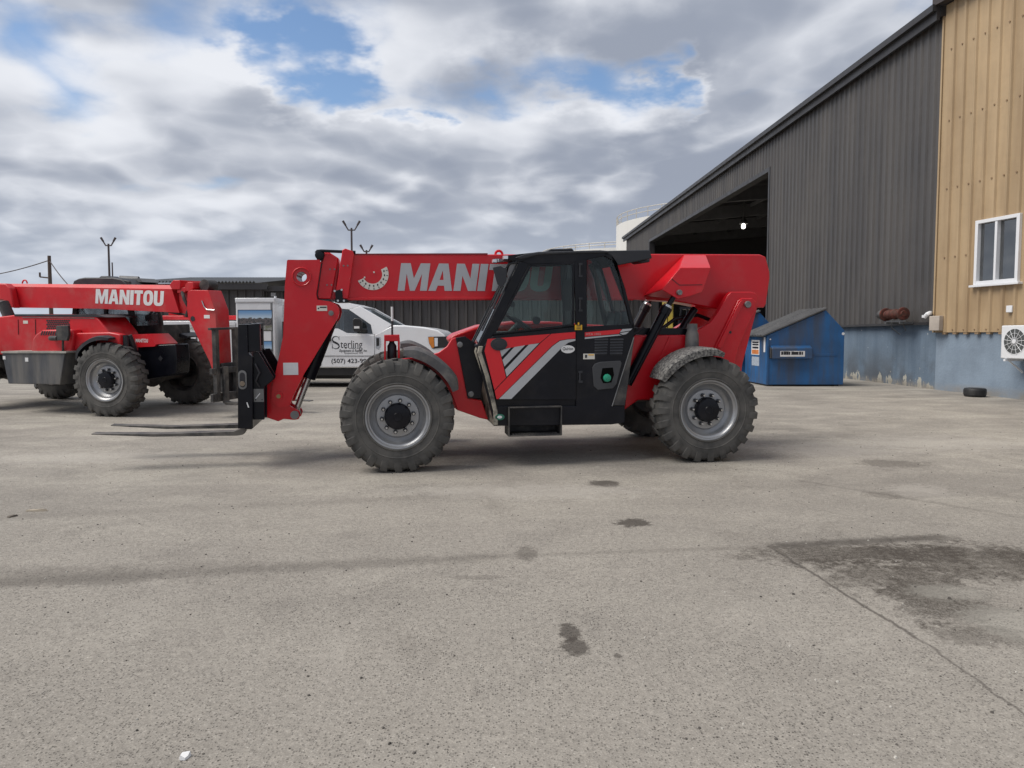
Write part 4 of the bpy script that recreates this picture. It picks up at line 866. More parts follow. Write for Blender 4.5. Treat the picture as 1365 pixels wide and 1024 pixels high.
# rear side panel: red strip, lettering, vents, filler
rv = CV - .003
mb = MB(); mb.prism(P1([(779.6, 443.2), (828.5, 439), (825, 445), (779.6, 449)], rv), rv, CV - .0005); mb.build('red_strip', M['red_decal'], cabf, smooth=False)
mb = MB(); mb.prism(P1([(779.6, 449.8), (824.5, 445.9), (829, 447), (779.6, 452)], rv), rv, CV - .0005); mb.prism(P1([(830, 438.8), (843.2, 438), (840, 440.8), (826, 443)], rv), rv, CV - .0005); mb.prism(P1([(825.8, 444.2), (839, 442), (834.5, 445.6), (830, 446.4)], rv), rv, CV - .0005); mb.build('silver_strip', M['silver_decal'], cabf, smooth=False)
a0, b0 = q1(781, 447, rv), q1(801, 443.5, rv)
mb = MB(); put_text(mb, 'MTA 1055', (a0[0], a0[1]), rv - .002, width=b0[0] - a0[0], height=(b0[1] - a0[1])*.9, bold=.02); mb.build('model_lettering', mat('pale_red_lettering', (.6, .25, .25), .5), cabf, smooth=False)
mb = MB()
for col_ in (0, 1):
    for k in range(6):
        a0 = p1(792.5 + 20.5*col_, 453 + k*3.7, CV); b0 = p1(810.5 + 20.5*col_ - .3*k, 452.6 + k*3.7, CV)
        mb.loft([(a0[0], CV - .001, a0[2] + .012), (a0[0], CV - .010, a0[2] - .004), (a0[0], CV - .001, a0[2] - .010)], [(b0[0], CV - .001, b0[2] + .012), (b0[0], CV - .010, b0[2] - .004), (b0[0], CV - .001, b0[2] - .010)])
        mb.box((a0[0] + .005, CV - .0025, a0[2] - .018), (b0[0] - .005, CV - .0004, a0[2] - .011), 1)
mb.build('louvre', [M['plastic'], M['ink']], cabf, smooth=False)['kind'] = 'stuff'
mb = MB(); a0, b0 = q1(777.5, 479, rv), q1(792.8, 471.5, rv); mb.box((a0[0], rv - .001, a0[1]), (b0[0], CV - .0005, b0[1])); mb.box((a0[0] + .02, rv - .003, a0[1] + .015), (a0[0] + .045, rv - .0012, b0[1] - .012), 1); mb.box((a0[0] + .06, rv - .003, b0[1] - .02), (b0[0] - .01, rv - .0012, b0[1] - .008), 2); mb.build('info_sticker', [M['label'], M['ink'], M['yellow']], cabf)
mb = MB(); mb.prism(P1([(793, 485), (800, 482.5), (827, 481), (829, 484), (822, 512), (817, 518), (797, 520), (791.5, 515), (789.5, 490)], CV - .012), CV - .012, CV - .0005); mb.build('filler_surround', mat('filler_grey_plastic', (.045, .047, .052), .6), cabf, bevel=.01)
mb = MB(); mb.prism(P1([(803, 491), (817, 490), (818.5, 500), (815, 510), (804, 511), (800.5, 504)], CV - .0135), CV - .0135, CV - .0125); mb.build('filler_recess', mat('recess_shade', (.002, .002, .002), .8, spec=.1), cabf)  # raised black plate; the shade of the hollow is put into its colour
c = q1(809.3, 504, CV - .02); r_ = F1.size(5.4, CV); mb = MB(); mb.lathe([(CV - .012, r_), (CV - .035, r_*.92), (CV - .042, r_*.7), (CV - .042, r_*.4), (CV - .050, r_*.36), (CV - .050, .001)], (c[0], 0, c[1]), 24); mb.build('fuel_cap', M['green'], cabf)
mb = MB(); mb.tube([p1(845, 450, CV - .004), p1(816, 541.5, CV - .004)], .007, 6); mb.build('edge_trim', M['steel'], cabf)
mb = MB(); a0, b0, c0, d0 = [p1(*k, CV) for k in ((846, 449), (833.5, 541), (833, 563), (816, 566))]
mb.loft([(a0[0], CV, a0[2]), (b0[0], CV, b0[2]), p1(816.5, 541, CV)], [(a0[0], CV + .35, a0[2]), (b0[0], CV + .35, b0[2]), (p1(816.5, 541, CV)[0], CV + .35, p1(816.5, 541, CV)[2])]); mb.build('rear_corner', M['black_dirty'], cabf, bevel=.008)
# step box and sill lamp
sv = CV - .05
s0, s1 = q1(678, 582.5, sv), q1(749.5, 541.5, sv)
mb = MB(); t_ = .014
mb.box((s0[0], sv, s0[1]), (s1[0], sv + .3, s0[1] + t_)); mb.box((s0[0], sv, s0[1] + t_), (s0[0] + t_, sv + .3, s1[1])); mb.box((s1[0] - t_, sv, s0[1] + t_), (s1[0], sv + .3, s1[1])); mb.box((s0[0] + t_, sv + .285, s0[1] + t_), (s1[0] - t_, sv + .3, s1[1])); mb.box((s0[0] + t_, sv, s1[1] - t_), (s1[0] - t_, sv + .284, s1[1]))
for k in range(16): mb.box((s0[0] + .05 + k*.034, sv + .02, s0[1] + t_ + .001), (s0[0] + .07 + k*.034, sv + .2, s0[1] + t_ + .014))
mb.build('step', M['black_dirty'], T1, bevel=.003)
c = q1(666, 556, CV - .01); r_ = F1.size(6.5, CV); mb = MB(); mb.disc(c, r_, CV - .02, CV - .001, 24, 0, r_*.62); mb.disc(c, r_*.5, CV - .024, CV - .0202, 16, 1, r_*.3); mb.build('sill_lamp', [mat('green_lens', (.03, .16, .11), .15), M['lens']], T1, bevel=.004)
# interior
cu = (q1(795, 430, .5)); fl = lw[0][1] + .12
mb = MB(); mb.prism([(cu[0] - .28, fl + .42), (cu[0] + .16, fl + .40), (cu[0] + .22, fl + .52), (cu[0] + .28, cu[1] + .12), (cu[0] + .20, cu[1] + .14), (cu[0] + .10, fl + .58), (cu[0] - .28, fl + .56)], .33, .75); mb.box((cu[0] - .2, .4, fl), (cu[0] + .15, .7, fl + .42)); mb.build('seat', M['plastic'], cabf, bevel=.03)
sc = Vector(p1(693, 431, .5)); ax = Vector((.55, 0, .83)).normalized()
mb = MB(); e1 = Vector((0, 1, 0)); e2 = ax.cross(e1); ring = [sc + (e1*math.cos(2*math.pi*i/28) + e2*math.sin(2*math.pi*i/28))*.19 for i in range(29)]; mb.tube(ring, .018, 8)
for k in (0, 2.1, 4.2): mb.tube([sc, sc + (e1*math.cos(k) + e2*math.sin(k))*.18], .014, 6)
mb.tube([sc, sc - ax*.35 - Vector((.1, 0, 0))], .04, 10); mb.build('steering_wheel', M['ink'], cabf)
mb = MB(); mb.box((q1(660, 440, .5)[0], .3, fl), (q1(682, 440, .5)[0], .8, sc.z - .1)); mb.build('dashboard', M['plastic'], cabf, bevel=.03)
for px, py, r_ in ((683.2, 406, .035), (715, 427.3, .05)):
    c = q1(px, py, CW - .05); mb = MB(); mb.lathe([(CW - .06, .001), (CW - .06, r_), (CW - .03, r_*.8)], (c[0], 0, c[1]), 20); mb.build('knob', M['ink'], cabf)
c = q1(832, 426, .45); mb = MB(); mb.lathe([(.40, .001), (.40, .05), (.43, .10), (.47, .11), (.47, .001)], (c[0], 0, c[1]), 24); mb.build('fan', M['ink'], cabf)
mb = MB(); mb.tube([p1(787, 352, .7), p1(795, 372, .72), p1(800, 400, .72), p1(808, 434, .7)], .03, 8); mb.build('seat_belt', M['ink'], cabf)
# engine bonnet on the far side
mb = MB(); eh = P1([(598, 452), (606, 446), (640, 434), (690, 428.5), (740, 429), (810, 434), (845, 446), (845, 530), (650, 540)], 1.55); mb.prism(eh, 1.55, 2.1); mb.build('engine_bonnet', M['red'], T1, bevel=.03)
# rear red body, beam and filler hose
BV = .55
mb = MB(); mb.prism(P1([(838, 447), (914, 446.5), (925, 462), (935, 480), (905, 492), (880, 515), (872.5, 533.5), (851, 533.5), (832.5, 547), (834, 515)], BV), BV, 1.7); mb.build('rear_body', M['red'], T1, bevel=.02)
mb = MB(); mb.prism(P1([(892, 449), (896, 449), (878, 488), (874, 488)], BV - .012), BV - .012, BV - .001); mb.build('body_seam', M['red'], T1, bevel=.004)
mb = MB(); mb.prism(P1([(846, 437), (925, 438), (925, 447.5), (846, 446)], BV + .02), BV + .02, BV + .14); mb.build('side_beam', M['black'], T1, bevel=.006)
c = q1(922.5, 450, BV - .06); mb = MB(); mb.lathe([(c[1] - .12, .085), (c[1] + .04, .08), (c[1] + .08, .065), (c[1] + .17, .06), (c[1] + .17, .001)], (c[0], BV - .06, 0), 20, axis='w'); mb.build('air_filter', M['fender'], T1)
# tower
for (v, t) in ((.70, .10), (1.50, .10)):
    mb = MB(); mb.prism(P1([(924, 444), (947, 430), (956, 418), (970, 394), (975, 389), (1000, 389), (1008, 391), (1011, 396), (1009, 413), (990, 485), (985, 520), (930, 510), (925, 470)], .70), v, v + t); mb.build('tower_plate', M['red'], T1, bevel=.01)
mb = MB(); mb.prism(P1([(950, 470), (985, 470), (985, 520), (930, 515)], .80), .805, 1.495); mb.build('tower_filler', M['red'], T1)
mb = MB(); mb.prism(P1([(984, 401), (989, 397.5), (1003, 397.5), (1008, 402), (1008, 412), (998, 432), (985, 463), (978, 490), (950, 480), (953, 463)], .67), .67, .699); mb.build('tower_rib', M['red'], T1, bevel=.012)
mb = MB(); mb.prism(P1([(986, 403), (989.5, 400), (992, 403), (961, 465), (956, 463)], .645), .645, .669); mb.build('weld_strip', M['red'], T1, bevel=.006)
for px, py, r_, v in ((997, 406, .044, .655), (906, 390, .034, .43)):
    c = q1(px, py, v); mb = MB(); mb.lathe([(v - .012, .001), (v - .012, r_*.5), (v - .014, r_*.55), (v - .014, r_*.9), (v - .005, r_), (v + .03, r_)], (c[0], 0, c[1]), 28); mb.build('pivot_pin', M['steel'], T1)
c = q1(973.5, 443, .669); mb = MB(); mb.disc(c, .018, .667, .6695, 14); mb.build('hole', M['ink'], T1)
# boom -----------------------------------------------
BN, BF = .92, 1.40
boom_px = [(456, 340), (640, 339.2), (873, 338.6), (1013, 339.2), (1021, 342.5), (1026, 362), (1026.3, 371), (1023.5, 390), (1021.5, 405), (1019, 410), (957, 412.5), (925, 406), (900, 402), (860, 399), (640, 399), (456, 399.5)]
mb = MB(); mb.prism(P1(boom_px, BN), BN, BF)
boom = mb.build('boom', M['red'], T1, bevel=.014)
mb = MB(); mb.prism(P1([(456, 396.8), (640, 396.3), (860, 396), (860, 399.8), (640, 399.8), (456, 400.2)], BN), BN - .02, BN - .001); mb.prism(P1([(456, 396.8), (640, 396.3), (860, 396), (860, 399.8), (640, 399.8), (456, 400.2)], BN), BF + .001, BF + .02); mb.build('bottom_flange', M['red'], boom, bevel=.004)
mb = MB(); mb.prism(P1([(460, 338.2), (650, 337.6), (650, 340.2), (460, 340.8)], BN), BN - .004, BN - .0005); mb.build('top_edge', mat('dark_red_edge', (.2, .006, .01), .5), boom)
c = q1(973.5, 443, BN)
mb = MB(); lv = BN - .003
l0, l1 = q1(530, 387.6, lv), q1(737.5, 388.3, lv); lettering(mb, 'MANITOU', l0, l1, q1(560, 351, lv)[1] - q1(560, 387.6, lv)[1], lv, .14)
mb.build('lettering', M['silver_decal'], boom, smooth=False, fix=False)
# angle indicator
c = q1(496.5, 365.5, BN); r_ = F1.size(20, BN)
mb = MB(); arc = [R(205 + i*(388 - 205)/24) for i in range(25)]
mb.prism([(c[0] + r_*math.cos(x), c[1] + r_*math.sin(x)) for x in arc] + [(c[0] + r_*.60*math.cos(x), c[1] + r_*.60*math.sin(x)) for x in arc[::-1]], BN - .006, BN - .001)
for i in range(9):
    x = R(215 + i*20); mb.tube([(c[0] + r_*.86*math.cos(x), BN - .007, c[1] + r_*.86*math.sin(x)), (c[0] + r_*.97*math.cos(x), BN - .007, c[1] + r_*.97*math.sin(x))], .004, 4, 1)
    mb.disc((c[0] + r_*.74*math.cos(x), c[1] + r_*.74*math.sin(x)), .009, -.0075 + BN, BN - .0062, 6, 1, .014)
mb.build('angle_scale', [M['label'], M['ink']], boom)
for k, (px, py) in enumerate(((486, 370), (498.5, 363))):
    c2 = q1(px, py, BN); mb = MB(); mb.disc(c2, .011, BN - .012, BN - .001, 10); mb.build('rivet', M['label'], boom)
mb = MB(); c = q1(665, 338, 1.16); r_ = F1.size(4.4, 1.16); mb.tube([(c[0] + r_*math.cos(R(x)), 1.16, c[1] - .01 + r_*math.sin(R(x))) for x in range(-15, 200, 15)], .016, 8); mb.build('lifting_eye', M['red'], boom)
# front collar, inner section and guide roller
mb = MB(); mb.prism(P1([(456.5, 333), (460, 331.2), (470.5, 334.8), (472, 339.5), (464, 398.5), (446, 398.5)], BN - .06), BN - .06, BN - .001); mb.prism(P1([(456.5, 333), (460, 331.2), (470.5, 334.8), (472, 339.5), (464, 398.5), (446, 398.5)], BN - .06), BF + .001, BF + .06); mb.prism(P1([(458, 334), (470, 336), (471, 339), (458, 339)], BN), BN, BF); collar = mb.build('boom_collar', M['red'], T1, bevel=.008)
for px, py in ((458, 354.3), (463.5, 354.2)):
    c = q1(px, py, BN - .06); mb = MB(); mb.disc(c, .010, BN - .068, BN - .059, 8); mb.build('bolt', M['steel'], collar)
mb = MB(); mb.prism(P1([(431, 336.5), (440, 337), (451, 344), (452, 352), (446.5, 399.5), (424.5, 399.5), (422, 394), (427, 350)], BN + .03), BN + .03, BF - .03); inner = mb.build('inner_boom', M['red'], T1, bevel=.008)
mb = MB(); mb.prism(P1([(433, 338), (440, 338.5), (450.5, 345), (449, 356), (441, 398.5), (424.6, 398.5), (423, 393), (429, 352)], BN - .012), BN - .012, BN + .029); mb.build('head_plate', M['red'], inner, bevel=.008)
for px, py in ((440, 359), (446, 359), (436, 380), (442, 380)):
    c = q1(px, py, BN - .012); mb = MB(); mb.disc(c, .010, BN - .02, BN - .0115, 8); mb.build('bolt', M['steel'], inner)
mb = MB(); gap = P1([(429.5, 350), (428, 352), (422.3, 393), (424.5, 400), (441, 400.2), (440.6, 399), (425, 398.8), (423.4, 393), (429.6, 352)], BN - .013); mb.prism(gap, BN - .016, BN - .0125); mb.build('gasket', M['ink'], inner)
c = q1(425.8, 340.5, BN - .02); r_ = F1.size(5.2, BN)
mb = MB(); mb.lathe([(BN - .07, .001), (BN - .07, r_*.55), (BN - .06, r_), (BN + .04, r_), (BN + .04, .001)], (c[0], 0, c[1]), 28); mb.tube([p1(421, 337.5, BN - .03), p1(423, 334.9, BN - .03), p1(428, 334.5, BN - .03), p1(474, 336.3, BN - .03)], .018, 8); mb.prism(P1([(421, 341), (424, 335), (432, 335.5), (433, 347), (423, 348)], BN), BN - .01, BN + .02); mb.build('guide_roller', M['black'], T1)
mb = MB(); mb.prism(P1([(447, 387), (456, 386), (457, 398), (464, 399.5), (464, 403.5), (446.5, 403.5)], BN - .08), BN - .08, BF + .08); mb.build('wear_pad_clamp', M['black'], T1, bevel=.006)
for px, py in ((446.2, 388), (455.5, 386.5), (450.5, 401), (458.5, 401)):
    c = q1(px, py, BN - .081); mb = MB(); mb.disc(c, .013, BN - .092, BN - .081, 8); mb.build('bolt', M['chrome'], T1)
# gooseneck head with an open pin hole
HV = .86
hp = P1([(382.5, 347.5), (384, 346.3), (426, 346.3), (427.5, 352), (421.5, 392), (423, 399.5), (440, 402), (448, 405.5), (452, 411), (452.3, 417), (450.5, 424), (404.5, 500), (391, 528), (386, 541), (372, 544), (362, 535), (362, 522), (364, 513), (377.5, 448), (379.5, 383)], HV)
hc = q1(402, 369, HV); hr = F1.size(6.2, HV)
top_i = hp[1]
slit = [(hc[0] + hr*math.cos(R(100 + 359.5*i/24)), hc[1] + hr*math.sin(R(100 + 359.5*i/24))) for i in range(25)]
yt = hp[1][1]
keyh = hp[:2] + [(slit[0][0], yt)] + slit + [(slit[0][0] + .0004, yt)] + hp[2:]
head = None
for v0, v1 in ((HV, HV + .05), (1.41, 1.46)):
    mb = MB(); mb.prism(keyh, v0, v1); o = mb.build('boom_head', M['red'], T1, ang=30); head = head or o
mb = MB(); hf = P1([(384.5, 349), (387.5, 349), (387, 392), (391, 405), (390, 450), (378, 515), (379, 450), (381, 383)], HV); mb.prism(hf, HV + .051, 1.409)
hb = P1([(405, 402), (438, 404), (449, 413), (448, 421), (415, 478), (396, 478), (400, 430)], HV); mb.prism(hb, HV + .051, HV + .18); mb.prism(hb, 1.28, 1.409); mb.build('head_filler', M['red'], head)
mb = MB(); mb.lathe([(HV - .012, hr*1.62), (HV - .018, hr*1.75), (HV - .012, hr*1.92), (HV - .001, hr*1.95)], (hc[0], 0, hc[1]), 40); mb.lathe([(HV - .001, hr*1.05), (HV + .55, hr*1.05)], (hc[0], 0, hc[1]), 32); mb.build('pin_boss', M['red'], head)
mb = MB(); a0, b0 = q1(377.8, 500, HV), q1(397.3, 483.5, HV); mb.box((a0[0], HV - .003, a0[1]), (b0[0], HV - .0006, b0[1])); mb.build('white_sticker', mat('white_sticker', (.68, .68, .70), .4), head)
mb = MB(); a0, b0 = q1(422.3, 414.6, HV), q1(436, 407.5, HV); mb.box((a0[0], HV - .003, a0[1]), (b0[0], HV - .0006, b0[1])); mb.box((a0[0] + .035, HV - .004, b0[1] - .028), (b0[0] - .006, HV - .0031, b0[1] - .012), 1); mb.disc((a0[0] + .02, a0[1] + .03), .010, HV - .004, HV - .0031, 8, 1); mb.build('warning_sticker', [M['label'], M['ink']], head)
for px, py, r_, m_ in ((441.3, 417.5, .03, 'steel'), (371.8, 528, .045, 'red')):
    c = q1(px, py, HV); mb = MB(); mb.lathe([(HV - .03, .001), (HV - .03, r_*.45), (HV - .022, r_*.5), (HV - .022, r_), (HV - .001, r_*1.05)], (c[0], 0, c[1]), 24); mb.build('pivot_pin', M[m_], head)
c = q1(371.8, 528, HV); mb = MB(); mb.disc(c, .024, HV - .04, HV - .029, 16); mb.build('pin_cap', mat('brass', (.35, .25, .12), .5, .4), head)
# tilt ram
r0, r1, r2 = Vector(p1(441, 425, 1.05)), Vector(p1(410, 503, 1.05)), Vector(p1(393, 552, 1.05)); r1 = r0.lerp(r2, .62)
mb = MB(); mb.tube([r0, r1, r1], [.085, .085, .06], 20); mb.build('tilt_ram', M['black'], T1)
mb = MB(); mb.tube([r1, r2], .036, 16); mb.build('ram_rod', M['chrome'], T1)
# coupler (red) and black fork carriage
KV = .90
for v0, v1 in ((KV, KV + .05), (1.15, 1.20)):
    mb = MB(); mb.prism(P1([(360, 503), (371, 515), (379, 527), (385, 534), (386, 541), (394, 545.5), (399, 548), (400.5, 553), (398, 559), (392, 560), (378, 558.5), (371, 562), (352, 555.5), (354.5, 512)], KV), v0, v1); mb.build('coupler_plate', M['red'], T1, bevel=.008)
c = q1(393, 553, KV); mb = MB(); mb.lathe([(KV - .03, .001), (KV - .03, .014), (KV - .026, .016), (KV - .026, .05), (KV + .29, .052)], (c[0], 0, c[1]), 28); mb.build('coupler_pin', M['steel'], T1)
mb = MB(); pc = P1([(352, 556), (354.5, 514), (366, 514), (364, 558)], KV); mb.prism(pc, KV + .051, 1.149); mb.build('coupler_back', M['red'], T1)
# fork carriage: two posts, side cheeks, cross bars, backrest and two forks
CN, CFAR = .55, 1.75
post = P1([(317, 432.5), (329.5, 432.5), (330.5, 470), (336.5, 477), (337, 571), (317, 571.5)], CN)
uL, uR = post[0][0], post[4][0]; zT, zB = post[0][1], post[5][1]
mb = MB(); mb.prism(post, CN, CN + .10)
up = P1([(329.8, 432.3), (346, 431.5), (347, 468), (331, 469.5)], CN + .02); mb.prism(up, CN + .02, CN + .10)
carr = mb.build('fork_carriage', M['black'], T1, bevel=.006)
mb = MB(); mb.prism(post, CFAR - .10, CFAR); mb.build('carriage_post', M['black'], carr, bevel=.006)
for v in (CN + .06, .80, CFAR - .25):
    mb = MB(); mb.prism(P1([(336.8, 470), (344, 469.7), (364, 503), (362, 508), (352, 516), (351.8, 560), (337.3, 560)], CN + .03), v, v + .035); mb.build('carriage_cheek', M['black'], carr, bevel=.005)
mb = MB(); zz = [zB + (zT - zB)*k for k in (.02, .40, .72, .97)]
for k, z in enumerate(zz): mb.box((uL + .02, CN + .101, z - (.05 if k in (0, 2) else .035)), (uL + .10, CFAR - .101, z + (.05 if k in (0, 2) else .035)))
for v in (CN + .42, CN + .82): mb.box((uL + .03, v, zz[0] + .051), (uL + .075, v + .06, zT + .01))
mb.box((uL + .03, CN + .25, zz[1]), (uL + .06, CFAR - .25, zz[2] - .06))
mb.build('backrest_bars', M['black'], carr, bevel=.005)
c = q1(323.5, 509, CN); mb = MB(); r_ = F1.size(5, CN)
ovo = [(c[0] + r_*math.cos(R(t)), c[1] + .085 + r_*math.sin(R(t))) for t in range(0, 181, 15)] + [(c[0] + r_*math.cos(R(t)), c[1] - .04 + r_*math.sin(R(t))) for t in range(180, 361, 15)]
mb.prism(ovo, CN - .012, CN - .001); mb.prism([(c[0] + (a - c[0])*.66, c[1] + .02 + (b - c[1] - .02)*.78) for a, b in ovo], CN - .0135, CN - .0122, 1); mb.disc((c[0], c[1] - .02), r_*.62, CN - .03, CN - .0137, 18, 2); mb.build('locking_eye', [M['steel'], M['ink'], mat('worn_pin', (.25, .2, .15), .5, .5)], carr, bevel=.002)
mb = MB(); a0, b0 = q1(338.5, 536, CN + .05), q1(351.3, 518.5, CN + .05); mb.box((a0[0], CN + .052, a0[1]), (b0[0], CN + .0585, b0[1])); mb.tube([(a0[0] + .02, CN + .05, a0[1] + .04), (b0[0] - .04, CN + .05, b0[1] - .05)], .006, 5, 1)
for x in (a0[0] + .02, b0[0] - .02): mb.disc((x, (a0[1] + b0[1])/2 - .05), .008, CN + .05, CN + .0519, 8, 2)
mb.build('rating_plate', [M['steel'], M['white_decal'], M['ink']], carr)
mb = MB(); a0 = q1(330, 540, CN); mb.loft([(a0[0] - .012, CN - .002, a0[1] + .03), (a0[0] + .0, CN - .002, a0[1] + .03), (a0[0] + .018, CN - .002, a0[1] - .03), (a0[0] + .004, CN - .002, a0[1] - .03)], [(a0[0] - .012, CN - .0005, a0[1] + .03), (a0[0] + .0, CN - .0005, a0[1] + .03), (a0[0] + .018, CN - .0005, a0[1] - .03), (a0[0] + .004, CN - .0005, a0[1] - .03)]); mb.build('white_mark', M['white_decal'], carr)
mb = MB(); mb.tube([p1(340, 485, CN + .02), p1(346, 497, CN + .0), p1(341, 508, CN + .02), p1(346, 516, CN + .04)], .011, 6); mb.build('hydraulic_hose', M['ink'], carr)
def fork(vc, tip, heel):
    t0 = q1(*tip, vc); h0 = q1(*heel, vc); th = .05; w2 = .065
    mb = MB(); L = h0[0] - t0[0]
    out = [(t0[0], t0[1] + .004), (t0[0] + L*.45, h0[1] + .012), (h0[0] - .10, h0[1] + .02), (h0[0] - .03, h0[1] + .05), (h0[0] - .02, h0[1] + .55), (h0[0] + .03, h0[1] + .55), (h0[0] + .03, h0[1] + .02), (h0[0] + .005, h0[1] - .02), (h0[0] - .06, h0[1] - .032), (t0[0] + L*.4, h0[1] - .02), (t0[0], t0[1] - .008)]
    mb.prism(out, vc - w2, vc + w2); return mb.build('fork', M['forksteel'], T1, bevel=.004)
M['forksteel'] = mat('worn_fork_steel', (.05, .05, .052), .5, .3, .2, 5, DUST, .35, 5, .5)
fork(.78, (124.5, 577.5), (325, 576)); fork(1.48, (150, 566), (331, 566.5))
# fenders
def fender(parent, uc, a0, a1, rin, th, v0, v1, m_, n=22, taper=.35, name='fender', lip=.05):
    mb = MB(); rows = []
    for i in range(n + 1):
        t = i/n; a_ = R(a0 + (a1 - a0)*t); k = th*min(1, .35 + 4*t, .35 + 4*(1 - t))
        c, s_ = math.cos(a_), math.sin(a_); vs = v0 + (v1 - v0)*.12*max(0, 1 - 5*min(t, 1 - t))
        rows.append([(uc + (rin - lip)*c, vs, WR + (rin - lip)*s_), (uc + (rin + k*.55)*c, vs - .0, WR + (rin + k*.55)*s_), (uc + (rin + k)*c, vs + .05, WR + (rin + k)*s_), (uc + (rin + k)*c, v1, WR + (rin + k)*s_), (uc + (rin + k - .02)*c, v1, WR + (rin + k - .02)*s_), (uc + (rin + k - .03)*c, vs + .06, WR + (rin + k - .03)*s_), (uc + (rin)*c, vs + .03, WR + rin*s_)])
    vs = [p for r in rows for p in r]; m7 = 7
    fs = [(i*m7 + j, i*m7 + (j + 1) % m7, (i + 1)*m7 + (j + 1) % m7, (i + 1)*m7 + j) for i in range(n) for j in range(m7)] + [tuple(range(m7)), tuple(range(n*m7 + m7 - 1, n*m7 - 1, -1))]
    mb.add(vs, fs); return mb.build(name, m_, parent, ang=50)
fender(T1, 0, 84, 22, .715, .075, .04, .44, M['fender'])
fender(T1, 0, 84, 30, .715, .075, TW - .44, TW - .04, M['fender'])
fender(T1, WB, 149, 74, .685, .045, -.03, .42, M['mud'], lip=.05)
fender(T1, WB, 149, 74, .685, .045, TW - .42, TW + .03, M['mud'], lip=.05)
# marker-lamp bracket in front of the near wheel, and its rod
lv = .62
mb = MB(); mb.prism(P1([(512, 447), (532.5, 446.5), (533, 455), (512, 455)], lv), lv, lv + .22); mb.prism(P1([(512, 455), (514.5, 455), (514.5, 482), (512, 482)], lv), lv, lv + .22); mb.prism(P1([(530.5, 455), (533, 455), (533, 482), (530.5, 482)], lv), lv, lv + .22); lb = mb.build('lamp_bracket', M['red'], T1, bevel=.004)
mb = MB(); c0 = Vector(p1(522.5, 468, lv + .1)); mb.lathe([(-.12, .04), (-.08, .055), (.06, .055), (.10, .03), (.13, .03)], c0, 16, axis='w'); mb.box((c0.x - .03, c0.y - .02, c0.z - .2), (c0.x + .03, c0.y + .02, c0.z - .1)); mb.build('front_lamp', M['ink'], T1)
mb = MB(); mb.tube([p1(522.8, 447, lv + .1), p1(522.8, 428, lv + .1)], .012, 8); mb.build('marker_rod', M['ink'], T1)
mb = MB(); mb.tube([p1(522.8, 428, lv + .1), p1(522.5, 409, lv + .1)], .014, 8); mb.build('rod_tip', M['white_decal'], T1)
# ram cover on the boom flank, lift rams
NV = .46
near = [p1(*k, NV) for k in ((906.7, 357), (947.5, 357), (936, 389.5), (920, 394.8), (903.7, 398.8), (882.5, 386))]
backp = [p1(*k, BN - .001) for k in ((911.8, 340), (941, 340), (938, 382), (922, 392), (905, 398), (857.5, 394.5))]
mb = MB(); mb.loft(near, backp); fair = mb.build('ram_cover', M['red'], T1, bevel=.006, ang=15)
mb = MB(); mb.prism(P1([(896, 371.5), (906, 379.5), (936.5, 379), (936.2, 380.2), (905.5, 380.8), (894.5, 372)], NV - .003), NV - .003, NV - .0003); mb.build('cover_seam', mat('dark_red_edge_seam', (.16, .005, .01), .5), fair)
def ram(v, top, mid, bot, r=.06):
    a_, m_, b_ = Vector(p1(*top, v)), Vector(p1(*mid, v)), Vector(p1(*bot, v))
    mb = MB(); mb.tube([m_, b_], r, 20); d = (b_ - m_).normalized(); mb.tube([m_ - d*.01, m_ + d*.08], r*1.2, 20); o = mb.build('lift_ram', M['black'], T1)
    mb = MB(); mb.tube([m_ - d*.04, m_ - d*.01], r*.95, 18); mb.build('ram_gland', M['chrome'], T1); mb = MB(); mb.tube([a_, m_], r*.55, 14); mb.build('ram_rod', M['black'], T1)
ram(.50, (903, 388), (888.5, 411), (836, 512)); ram(1.75, (872, 392), (862, 408), (812, 506))
mb = MB(); mb.tube([p1(893, 412, .43), p1(841, 510, .43)], .014, 8); mb.tube([p1(845, 446, .40), p1(853, 440, .42), p1(858, 437, .45)], .018, 8); mb.build('hydraulic_pipe', M['black'], T1)
mb = MB(); mb.tube([p1(905, 446, .9), p1(915, 428, 1.0), p1(926, 412, 1.05)], .05, 12); mb.tube([p1(880, 440, 1.0), p1(900, 425, 1.1), p1(930, 420, 1.1), p1(950, 428, 1.1)], .025, 8); mb.build('slave_ram', M['black'], T1)

# ------------------------------------------------------------------ older telehandler at the left, turned towards the viewer's right
gL = G(141, 556); ang = R(-17)
U2 = Vector((math.cos(ang), math.sin(ang), SL*math.sin(ang)))
F2 = Frame(gL, U2, nrm.cross(U2)); P2 = F2.poly; q2 = F2.uw; p2 = F2.pt
T2 = thing('telehandler', 'older dusty red telescopic handler with white boom lettering, cut off by the left edge', 'telehandler', F2, 'red telescopic handlers')
WB2, TW2 = 3.2, 2.2
wheel(T2, 0, 0, WR, steer=.10); wheel(T2, 0, TW2, WR, steer=.10, flip=True); wheel(T2, -WB2 - .14, 0, WR, spin=.3); wheel(T2, -WB2, TW2, WR, flip=True, spin=.1)
for u in (0, -WB2):
    mb = MB(); mb.tube([(u, .2, WR), (u, .8, WR), (u, 1.1, WR), (u, 1.4, WR), (u, TW2 - .2, WR)], [.13, .13, .23, .13, .13], 18); mb.build('axle', M['black_dirty'], T2)
mb = MB(); mb.box((-WB2 - .4, .7, .6), (.3, 1.5, 1.0)); mb.build('chassis', M['black_dirty'], T2, bevel=.02)
